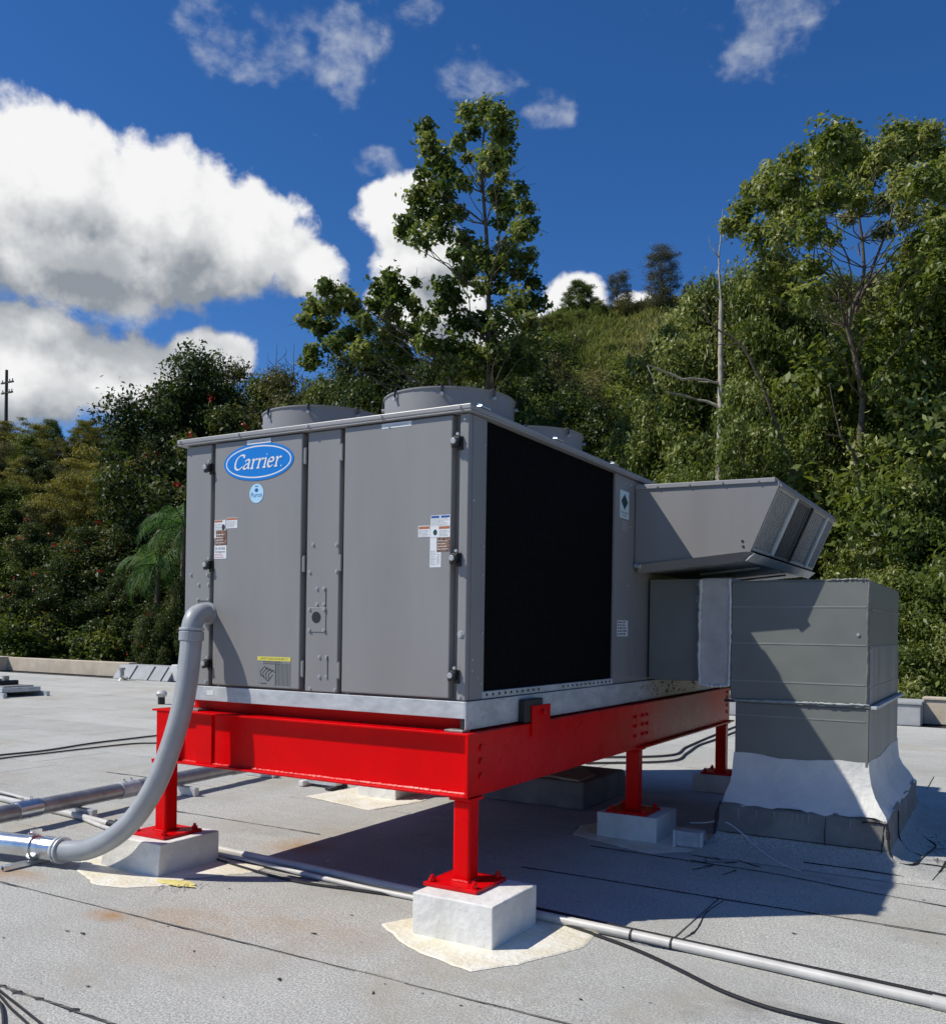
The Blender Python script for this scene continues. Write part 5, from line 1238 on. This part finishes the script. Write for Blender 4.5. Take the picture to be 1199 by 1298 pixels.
# left wooded slope
LBL = {'dense_a': 'dark dense tree on the left slope', 'dense_b': 'green broadleaf tree on the left slope', 'dense_c': 'olive green tree on the left slope',
       'tulip': 'red flowered tree on the left slope', 'umbrella': 'flat topped yellowish tree on the left skyline', 'pale': 'bright green leafy tree at the left edge'}
for key, px, d, yt, w in (
  ('dense_c',0,72,538,1.3),('dense_b',105,72,536,1.3),('dense_c',160,71,534,1.3),('dense_b',-60,72,545,1.3),('dense_a',185,62,545,1.0),('dense_c',85,60,556,1.1),('dense_b',30,60,552,1.1),('umbrella',45,55,580,1.0),('umbrella',180,50,600,1.0),
  ('umbrella',150,46,566,0.95),('umbrella',105,44.5,598,0.85),('umbrella',188,43.5,606,0.75),('umbrella',-5,48,590,0.9),
  ('umbrella',20,66,530,1.15),('umbrella',120,64,532,1.2),('umbrella',-70,66,535,1.2),('umbrella',165,58,552,0.9),('dense_b',60,68,533,1.0),('umbrella',70,60,556,1.0),
  ('dense_a',200,66,528,1.0),('dense_c',-10,56,560,1.1),('umbrella',140,52,578,0.9),('dense_a',45,54,575,1.1),('dense_c',95,50,592,1.1),('dense_b',175,48,590,1.0),('dense_a',-60,52,580,1.2),
  ('dense_b',15,47,615,1.1),('dense_a',140,45,622,1.1),('dense_c',60,44,640,1.1),('tulip',205,43,568,1.0),('tulip',-45,44,640,1.1),
  ('tulip',45,40,668,1.15),('tulip',110,39,672,1.15),('dense_a',175,39.5,660,1.1),('dense_b',-15,38.5,690,1.0),('pale',-12,37,728,0.8),('dense_a',85,37.5,725,1.2),('dense_a',150,37,735,1.2),('dense_a',215,37,690,1.1),('tulip',30,37,740,1.1),
  ('dense_b',70,36.5,775,1.0),('bush',20,36,775,1.0),('bush',130,36,790,1.0),('dense_a',190,36.5,770,1.1),('dense_a',245,38,640,1.1),('bush',225,35.5,812,0.7),('tulip',238,44,520,0.9),('dense_a',226,32.8,742,0.55),('tulip',196,33,768,0.6)):
    place(key, px, d, yt, LBL.get(key, 'low dark shrub behind the left parapet'), GL if 'bush' not in key else 'low shrubs behind the left parapet', wide=w)
# between the left woods and the tall tree
LBM = {'dense_a': 'dark dense tree behind the rooftop unit', 'dense_b': 'green broadleaf tree behind the rooftop unit', 'dense_c': 'olive leaved tree behind the rooftop unit', 'tulip': 'red flowering tree behind the rooftop unit', 'pale': 'light green tree behind the rooftop unit'}
for key, px, d, yt, w in (
  ('dense_a',226,41,458,0.95),('dense_a',272,43,466,0.9),('dense_c',300,46,468,0.8),('dense_b',335,45,475,0.8),('tulip',290,38,525,0.9),('dense_c',370,44,462,0.8),('dense_c',345,40,505,0.9),
  ('dense_b',405,42,478,0.85),('dense_a',440,40,455,0.75),('dense_a',480,41,425,0.7),('dense_c',520,43,440,0.8),('dense_a',545,39,470,0.8),('dense_b',590,40,440,0.75),('dense_a',640,41,432,0.7),
  ('dense_b',620,37,470,0.85),('dense_a',675,40,448,0.75),('dense_c',690,44,452,0.7),('dense_b',715,39,497,0.85),('dense_a',755,38,520,0.85),('dense_c',742,43,480,0.7),('dense_b',800,41,500,0.75),('dense_b',790,36,545,0.85),('pale',835,37,535,0.8),
  ('dense_a',460,36,500,0.9),('dense_b',390,37,515,0.9),('dense_a',700,34,530,0.9),('dense_b',660,33,520,0.8)):
    place(key, px, d, yt, LBM[key], GM, wide=w)
# hilltop and slope shrubs
for key, px, d, yt, w, lb in (('wispy',778,70,343,1.5,'grey green wispy tree on the hilltop skyline beside small cloud'),('wispy',832,68,308,1.5,'taller grey wispy tree on the hilltop by the leafy crown'),
  ('wispy',866,67,372,1.1,'hazy grey tree on the hilltop behind the white trunk'),('dense_b',728,70,396,1.6,'low dark green tree on the bare hill crest')):
    place(key, px, d, yt, lb, wide=w)
for key, px, d, yt, w in (('bush',700,66,398,1.2),('drybush',716,60,424,1.3),('bush',752,69,388,1.3),('drybush',790,69,380,1.2),('bush',768,58,436,1.0),('bush',692,57,424,1.2),
  ('drybush',930,66,362,1.0),('bush',905,54,448,1.0),('bush',800,50,465,1.1),('drybush',765,50,470,1.1),('bush',1000,62,356,1.0),('drybush',1110,60,345,1.0),('bush',1060,62,348,1.0),('bush',728,66,404,1.0),('drybush',680,66,404,1.3),('bush',715,52,468,1.2),('drybush',700,50,482,1.2),('bush',745,47,492,1.2),('bush',785,54,452,0.9)):
    place(key, px, d, yt, 'dark green shrub on the grassy hillside' if key == 'bush' else 'dry olive shrub on the grassy hillside', 'green shrubs on the hillside' if key == 'bush' else 'dry shrubs on the hillside', wide=w)
# right side
LBR = {'slim': 'slender airy tree by the white dead trunk', 'pale': 'light green tree in the right thicket', 'dense_b': 'green broadleaf tree in the right thicket', 'dense_a': 'dark tree in the right thicket', 'bush': 'low leafy shrub beyond the right parapet', 'dense_c': 'olive leaved tree in the right thicket'}
for key, px, d, yt, w in (
  ('dense_b',1190,33,285,0.7),('pale',1225,28,240,0.8),('pale',1180,29,320,0.7),('pale',1150,31,395,0.7),
  ('pale',1172,27.5,290,0.9),('pale',1218,26.5,225,1.0),('dense_b',1128,30,400,0.8),('dense_b',1050,33,395,0.8),
  ('pale',885,31.5,322,0.6),('pale',955,30,322,0.6),('slim',846,33,372,0.7),('pale',1000,30,345,0.6),
  ('slim',938,26,455,0.55),('pale',930,26.3,560,0.45),
  ('slim',868,31,345,0.55),('slim',925,31,318,0.5),('slim',952,30,395,0.6),('pale',850,32,470,0.6),('pale',898,29,520,0.6),('pale',945,29,500,0.6),('dense_b',870,36,520,0.7),('dense_b',930,37,520,0.7),
  ('dense_b',990,36,470,0.7),('pale',985,29,455,0.6),('pale',1022,28,500,0.7),('slim',1050,27,440,0.6),('pale',1130,27,445,0.7),('pale',1172,26,430,0.7),('dense_b',1140,34,430,0.7),('dense_a',1080,33,500,0.7),
  ('pale',868,28,575,0.75),('pale',965,27,560,0.7),('dense_a',1015,29,565,0.8),('pale',1038,27.5,580,0.7),('dense_a',1120,28,540,0.8),('pale',1140,23.5,570,0.7),('pale',1190,23,560,0.8),('dense_b',1165,27,560,0.9),
  ('dense_a',1180,24.5,650,0.8),('pale',1150,22,690,0.8),('dense_b',1195,22,710,0.8),('pale',1225,23,640,0.9),('pale',1165,21.2,785,0.9),('pale',1130,22.5,745,0.8),('pale',1195,21,810,0.8),('pale',1225,21,770,0.9),('pale',820,34,545,0.6)):
    place(key, px, d, yt, LBR[key], GR if key != 'bush' else 'shrubs beyond the right parapet', wide=w)
for k in PROTO.values():
    if not k[2]:
        for c in list(k[0].children): bpy.data.objects.remove(c)
        bpy.data.objects.remove(k[0])

ORD = ['leftmost', 'second from left', 'third from left', 'fourth from left', 'fifth from left', 'sixth from left', 'seventh from left', 'eighth from left', 'ninth from left', 'tenth from left', 'eleventh from left', 'twelfth from left', 'thirteenth from left', 'fourteenth from left', 'fifteenth from left', 'sixteenth from left', 'seventeenth from left', 'eighteenth from left', 'nineteenth from left', 'rightmost']
for lab in sorted(set(q[1] for q in RANKED)):
    same = [q for q in RANKED if q[1] == lab]
    if len(same) < 2: continue
    if len(same) > 5:
        same.sort(key=lambda q: q[3]); h = (len(same)+1)//2; rows = [('nearer row', same[:h]), ('farther row', same[h:])]
    else: rows = [('', same)]
    for nm, row in rows:
        row.sort(key=lambda q: q[2])
        for k, q in enumerate(row):
            q[4]['label'] = lab+', '+ORD[min(k, 19)]+(' in the '+nm if nm else '')

# ---- single trees with their own branching
def own_tree(name, label, base_px, d, clusters, forks, leaf, lm, seed, per, bark=BARK, trunk=None, spread=0.55, aspect=0.55, r0=0.16, up=0.5, rscale=1.0, extra=()):
    """clusters: (px, y, r in px) seen from the roof, spread in depth round the trunk; forks: nodes the limbs leave from"""
    g = np.random.default_rng(seed)
    bx, by = at(base_px, d); z0 = float(hill_h(bx, by))
    t = empty(name, (bx, by, z0), label, 'tree')
    def w(px, y, dd): X, Y = at(px, dd); return np.array([X-bx, Y-by, ztop(px, y, dd)-z0])
    cs, rs = [], []
    xs = np.array([c[0] for c in clusters]); half = (xs.max()-xs.min())/2/1172.147*d
    for (px, y, r) in clusters:
        k = abs(px-base_px)/1172.147*d/half
        dd = d+g.normal()*half*spread*math.sqrt(max(0.15, 1-min(1, k)**2))
        cs.append(w(px, y, dd)); rs.append(r/1172.147*d*rscale)
    nodes = [w(px, y, d+g.normal()*0.15) for (px, y) in forks]; m = len(nodes)
    paths = [(np.array(nodes), np.linspace(r0, 0.03, m))]
    for pts, ra, rb in extra:
        P = np.array([w(x_, y_, d+dz_) for x_, y_, dz_ in pts]); P = np.array([list(v) for v in spline(P.tolist(), 5)]); paths.append((P, np.linspace(ra, rb, len(P))))
    for c in cs:
        dist = [np.linalg.norm(c-q)+6*max(0, q[2]-c[2]+0.10+0.38*math.hypot(c[0]-q[0], c[1]-q[1])) for q in nodes]; i = int(np.argmin(dist))
        paths.append(bend(nodes[i], c, max(0.016, (r0+(0.03-r0)*i/m)*0.30), 0.008, g, 0.1, 7))
        for q in range(3): paths.append(bend(c, c+g.normal(size=3)*rs[len(paths) % len(rs)]*0.6, 0.012, 0.005, g, 0.1, 4))
    to = bpy.data.objects.new('trunk', limbs(paths, 'trunk', bark, 7)); COL.objects.link(to); to.parent = t
    rs = np.asarray(rs); cnt = (rs**2/np.mean(rs**2)*per).astype(int)+10
    V, Q, T = leaves(cs, rs, cnt, leaf, seed+2, flat=0.85, shell=1.9, aspect=aspect, up=up)
    co = bpy.data.objects.new('crown', np_mesh('crown', V, Q, LM[lm], T)); COL.objects.link(co); co.parent = t
    return t
def zz(l, s, ox, oy): return [(ox+x*s, oy+y*s, r*s) for x, y, r in l]
C1 = zz([(800,110,58),(860,130,50),(730,120,36),(880,200,55),(760,190,40),(700,240,28),(570,180,42),(580,245,46),(620,310,62),(560,370,32),(660,360,52),(740,300,26),(840,300,50),(890,290,40),(810,345,36),(880,380,36),(600,420,46),(540,450,46),(650,450,52),(720,400,40),(560,520,52),(640,530,52),(500,560,42),(700,520,40),(480,600,32),(560,620,54),(640,600,44),(860,450,50),(900,500,54),(945,430,36),(980,500,38),(1000,570,32),(960,600,46),(880,560,36),(730,640,52),(780,700,62),(700,690,36),(900,680,62),(985,700,44),(860,740,52),(950,760,44),(740,770,52),(660,820,52),(700,860,44),(800,820,36),(880,820,36),(650,900,44),(720,960,52),(800,960,52),(940,880,56),(1020,880,54),(1010,800,32),(980,960,52),(880,950,52),(840,1000,52),(850,1080,60),(760,1080,60),(950,1070,60),(690,1060,60),(1010,1040,50),(880,1140,60),(780,1150,60),(980,1130,60),(680,1140,60)], .316, 350, 110)
own_tree('tall_tree', 'tall slender leafy tree standing alone above the rooftop unit against sky', 612, 32, C1, [(615,520),(614,440),(613,380),(611,330),(608,290),(604,250),(602,215),(603,185),(606,155)], 0.185, 'glossy', 301, 285, spread=0.5, r0=0.095, aspect=0.6, rscale=1.08)
C2 = zz([(180,820,42),(250,850,46),(130,900,46),(95,950,34),(200,900,54),(170,980,54),(290,900,44),(330,950,40),(125,1080,40),(220,1050,46),(440,780,42),(400,830,46),(470,850,46),(540,800,26),(380,890,36),(450,920,46),(520,880,36),(560,930,36),(530,1000,46),(600,950,36),(350,980,36),(280,1010,44),(440,1010,50),(580,1040,50),(330,1080,60),(480,1090,60),(120,1120,40),(640,1080,50)], .316, 350, 110)
own_tree('leaning_tree', 'lower spreading tree leaning left beside the tall slender tree', 570, 31, C2, [(575,520),(560,470),(530,440),(505,425),(480,410)], 0.185, 'glossy', 317, 285, spread=0.5, r0=0.085, aspect=0.6, rscale=1.05)
C3 = zz([(500,200,42),(440,250,46),(390,290,46),(330,330,46),(300,400,46),(275,455,36),(235,470,36),(400,370,54),(470,300,54),(640,130,54),(610,180,46),(700,120,46),(690,190,54),(610,250,54),(750,180,46),(770,260,54),(700,270,54),(880,110,46),(960,100,46),(1025,100,36),(850,160,46),(930,170,54),(1000,180,46),(1060,180,46),(1095,220,36),(820,220,46),(900,240,54),(640,340,54),(560,370,46),(730,360,54),(500,400,54),(430,430,46),(350,500,46),(450,500,50),(840,380,44),(920,320,54),(1000,300,54),(1080,320,54),(930,430,50),(1040,420,54),(700,440,30),(560,480,46),(640,520,36),(840,490,36),(960,540,46),(1070,520,54),(1000,610,46),(1080,650,54),(400,600,54),(480,640,54),(360,690,46),(560,640,46),(930,650,36),(440,720,54),(540,740,46),(380,660,50),(1150,200,50),(1150,300,60),(1180,420,60),(1160,560,60)], .3237, 840, 140)
own_tree('spreading_tree', 'large spreading tree with forked trunk and silvery leaves at upper right', 1085, 25, C3, [(1120,840),(1110,740),(1104,690),(1094,650),(1084,620),(1086,560),(1089,510),(1078,455),(1068,420),(1075,390),(1085,372),(1088,345),(1085,310),(1080,280)], 0.145, 'light', 333, 560, spread=0.8, r0=0.13, aspect=0.48, up=0.75, rscale=1.28,
  extra=(([(1106,700,0),(1112,668,-.1),(1122,650,-.3),(1140,643,-.5),(1166,660,-.8)],0.075,0.015), ([(1088,606,0),(1075,575,-.2),(1062,560,-.3),(1044,556,-.4)],0.055,0.02), ([(1062,560,-.3),(1052,520,-.4),(1046,490,-.5)],0.03,0.01), ([(1105,690,0),(1130,690,-.4),(1160,680,-.8),(1180,655,-1.0)],0.03,0.01),
   ([(1078,400,0),(1090,370,-.2),(1110,345,-.4),(1130,320,-.5)],0.05,0.02), ([(1086,380,0),(1100,340,.2),(1118,290,.3),(1124,255,.3)],0.05,0.015), ([(1067,420,0),(1060,395,-.2),(1056,375,-.2)],0.05,0.03)))
# forked limbs in front of it
def bare(name, label, px, d, segs, r0, bark, seed, cat='dead tree'):
    g = np.random.default_rng(seed); bx, by = at(px, d); z0 = float(hill_h(bx, by)); t = empty(name, (bx, by, z0), label, cat)
    paths = []
    for pts, ra, rb in segs:
        P = []
        for (x, y, *dz_) in pts:
            dd = d+(dz_[0] if dz_ else 0); X, Y = at(x, dd); P.append((X-bx, Y-by, ztop(x, y, dd)-z0))
        P = np.array([list(v) for v in spline(P, 5)]); P += g.normal(size=P.shape)*0.008
        paths.append((P, np.linspace(ra, rb, len(P))))
    to = bpy.data.objects.new('trunk', limbs(paths, 'trunk', bark, 8)); COL.objects.link(to); to.parent = t
    return t
bare('dead_tree', 'bare white dead trunk with broken side branches behind the hood', 908, 27, [
  ([(909,700),(908,600),(909,500),(908,440),(907,385)],0.105,0.065), ([(907,385),(904,340),(906,300),(907,270)],0.032,0.008), ([(909,524),(895,515),(878,512)],0.05,0.03), ([(878,512),(862,506,-.4),(840,502,-.6)],0.035,0.02),
  ([(909,490),(898,489),(880,489,.3)],0.02,0.008), ([(909,500),(922,501)],0.02,0.008), ([(860,486,-.4),(838,476,-.5),(815,468,-.7)],0.035,0.018), ([(815,468,-.7),(822,482,-.7),(826,492,-.7)],0.02,0.008), ([(908,492),(885,486,-.2),(860,486,-.4)],0.03,0.035), ([(907,385),(900,382),(897,380)],0.02,0.01), ([(903,330),(894,318),(890,305)],0.02,0.005)], 0.12, PALEBARK, 5)
bare('bare_branch_tree', 'thin dark branch rising from right thicket towards the white trunk', 1000, 26, [
  ([(1010,700),(1000,600),(985,560),(960,490),(930,440),(900,420),(880,395)],0.07,0.02), ([(930,440),(905,442),(885,436)],0.02,0.008), ([(905,410),(890,390),(885,370)],0.02,0.006)], 0.1, BARK, 8, 'bare tree')
for px, d, lb in ((346,46,'thin leafless sapling on the skyline left of the leaning tree'),(368,46,'second thin leafless sapling beside the leaning tree')):
    bare('bare_sapling', lb, px, d, [([(px,560),(px+2,500),(px-1,470),(px,440)],0.05,0.008)]+[([(px+1,500-k*9),(px+(-1)**k*(8+k),488-k*9),(px+(-1)**k*(14-k),470-k*6)],0.018,0.005) for k in range(5)], 0.05, BARK, px, 'bare tree')

# palms low on the left slope
def palm(px, d, ytop, label, seed, n=15, L=2.6):
    g = np.random.default_rng(seed); bx, by = at(px, d); z0 = float(hill_h(bx, by)); H = ztop(px, ytop, d)-z0
    t = empty('palm_tree', (bx, by, z0), label, 'palm')
    to = bpy.data.objects.new('trunk', limbs([(np.array([[0,0,-0.3],[0.05,0,H*0.5],[0.1,0.05,H]]), np.array([0.14,0.11,0.09]))], 'trunk', BARK, 8)); COL.objects.link(to); to.parent = t
    for k in range(n):
        a = k*2.4+g.random()*0.5; el0 = 1.15-1.5*(k/n)+0.1*g.normal(); P = [np.array([0.1,0.05,H])]; e = el0
        for i in range(14):
            P.append(P[-1]+L/14*np.array([math.cos(a)*math.cos(e), math.sin(a)*math.cos(e), math.sin(e)])); e -= 0.09+0.014*i
        P = np.array(P); sd = np.array([-math.sin(a), math.cos(a), 0]); V, Q, T = [], [], []
        for i in range(2, 14):
            for j in range(4):
                b = P[i-1]+(P[i]-P[i-1])*(j/4); fr_ = (i+j/4)/14; ll = 0.75*math.sin(math.pi*min(1, 0.12+fr_*0.9))**0.7+0.05
                tdir = (P[i]-P[i-1])/np.linalg.norm(P[i]-P[i-1])
                for s in (-1,1):
                    dv = sd*s*0.62+tdir*0.5+np.array([0,0,-0.75])+g.normal(size=3)*0.13; dv /= np.linalg.norm(dv); w_ = tdir*0.013; nb = len(V)
                    V += [b-w_, b+w_, b+dv*ll*0.6+w_*0.8, b+dv*ll]; Q.append((nb,nb+1,nb+2,nb+3)); T.append(g.random())
        fo = bpy.data.objects.new('frond', np_mesh('frond', V, Q, LM['palm'], T)); COL.objects.link(fo); fo.parent = t
        rb_ = limbs([(P, np.linspace(0.02,0.004,len(P)))], 'midrib', LM['palm'], 5); ro = bpy.data.objects.new('midrib', rb_); COL.objects.link(ro); ro.parent = fo
palm(228, 33.5, 672, 'bright green palm just left of the rooftop unit', 3)
palm(196, 34, 722, 'dark drooping palm lower on the slope near unit', 4, 13, 2.2)

# grass on the open hill
g = np.random.default_rng(77); pts = []
while len(pts) < 46000:
    px = g.uniform(640, 1230, 5000); d = g.uniform(44, 76, 5000)
    p = np.array([at(a, b) for a, b in zip(px, d)]); pts += p.tolist()
pts = np.array(pts[:46000]); hz = hill_h(pts[:,0], pts[:,1])
hl = (pts[:,0]-CAM.x)*SIDE.x+(pts[:,1]-CAM.y)*SIDE.y; hd_ = (pts[:,0]-CAM.x)*HEAD.x+(pts[:,1]-CAM.y)*HEAD.y; hpx = 599.5+1172.147*hl/hd_
n = len(pts); patch = 0.5+0.5*np.sin(pts[:,0]*0.21+2)*np.cos(pts[:,1]*0.17+1)
V = np.empty((n*3,4,3)); T = np.empty(n*3)
for k in range(3):
    a = g.random(n)*6.28; h = g.uniform(0.22, 0.62, n)*(0.6+0.7*patch); lx, ly = g.normal(size=n)*0.35*h, g.normal(size=n)*0.35*h; wd = 0.045
    o_ = np.stack([pts[:,0]+g.normal(size=n)*0.25, pts[:,1]+g.normal(size=n)*0.25, hz-0.08], 1); s_ = np.stack([np.cos(a)*wd, np.sin(a)*wd, 0*a], 1)
    tip = o_+np.stack([lx, ly, h], 1); mid = o_+np.stack([lx*0.35, ly*0.35, h*0.6], 1)
    V[k*n:(k+1)*n,0] = o_-s_; V[k*n:(k+1)*n,1] = o_+s_; V[k*n:(k+1)*n,2] = mid+s_*0.8; V[k*n:(k+1)*n,3] = tip
    T[k*n:(k+1)*n] = (0.15+0.55*np.clip((hpx-760)/140, -0.35, 1)+0.35*(patch-0.5)+0.35*g.random(n)).clip(0,1)
go = bpy.data.objects.new('grass', np_mesh('grass', V.reshape(-1,3), np.arange(n*12).reshape(-1,4), LM['grass'], T)); COL.objects.link(go)
tag(go, 'long olive and straw coloured grass covering the open hillside', 'grass', kind='stuff')

# utility pole on the left skyline
x, y = at(4, 75); zb = float(hill_h(x, y)); zt = ztop(4, 474, 75)
up_t = empty('utility_pole', (x, y, zb), 'dark utility pole with two crossarms on the far left skyline', 'utility pole')
MB().cyl((x,y,zb-0.5),(x,y,zt),0.17,10,0.11).build('pole', 'wood', up_t)
for zq, L in ((ztop(4,490,75),1.0),(ztop(4,503,75),0.9)):
    c = MB().box(x-L*0.5-0.2, x+L*0.9, y-0.06, y+0.06, zq-0.06, zq+0.06).build('crossarm', 'wood', up_t)
    for q in (-0.55, -0.1, 0.4, 0.8): MB().cyl((x+q*L,y,zq+0.06),(x+q*L,y,zq+0.25),0.05,6).build('insulator', 'vent', c)
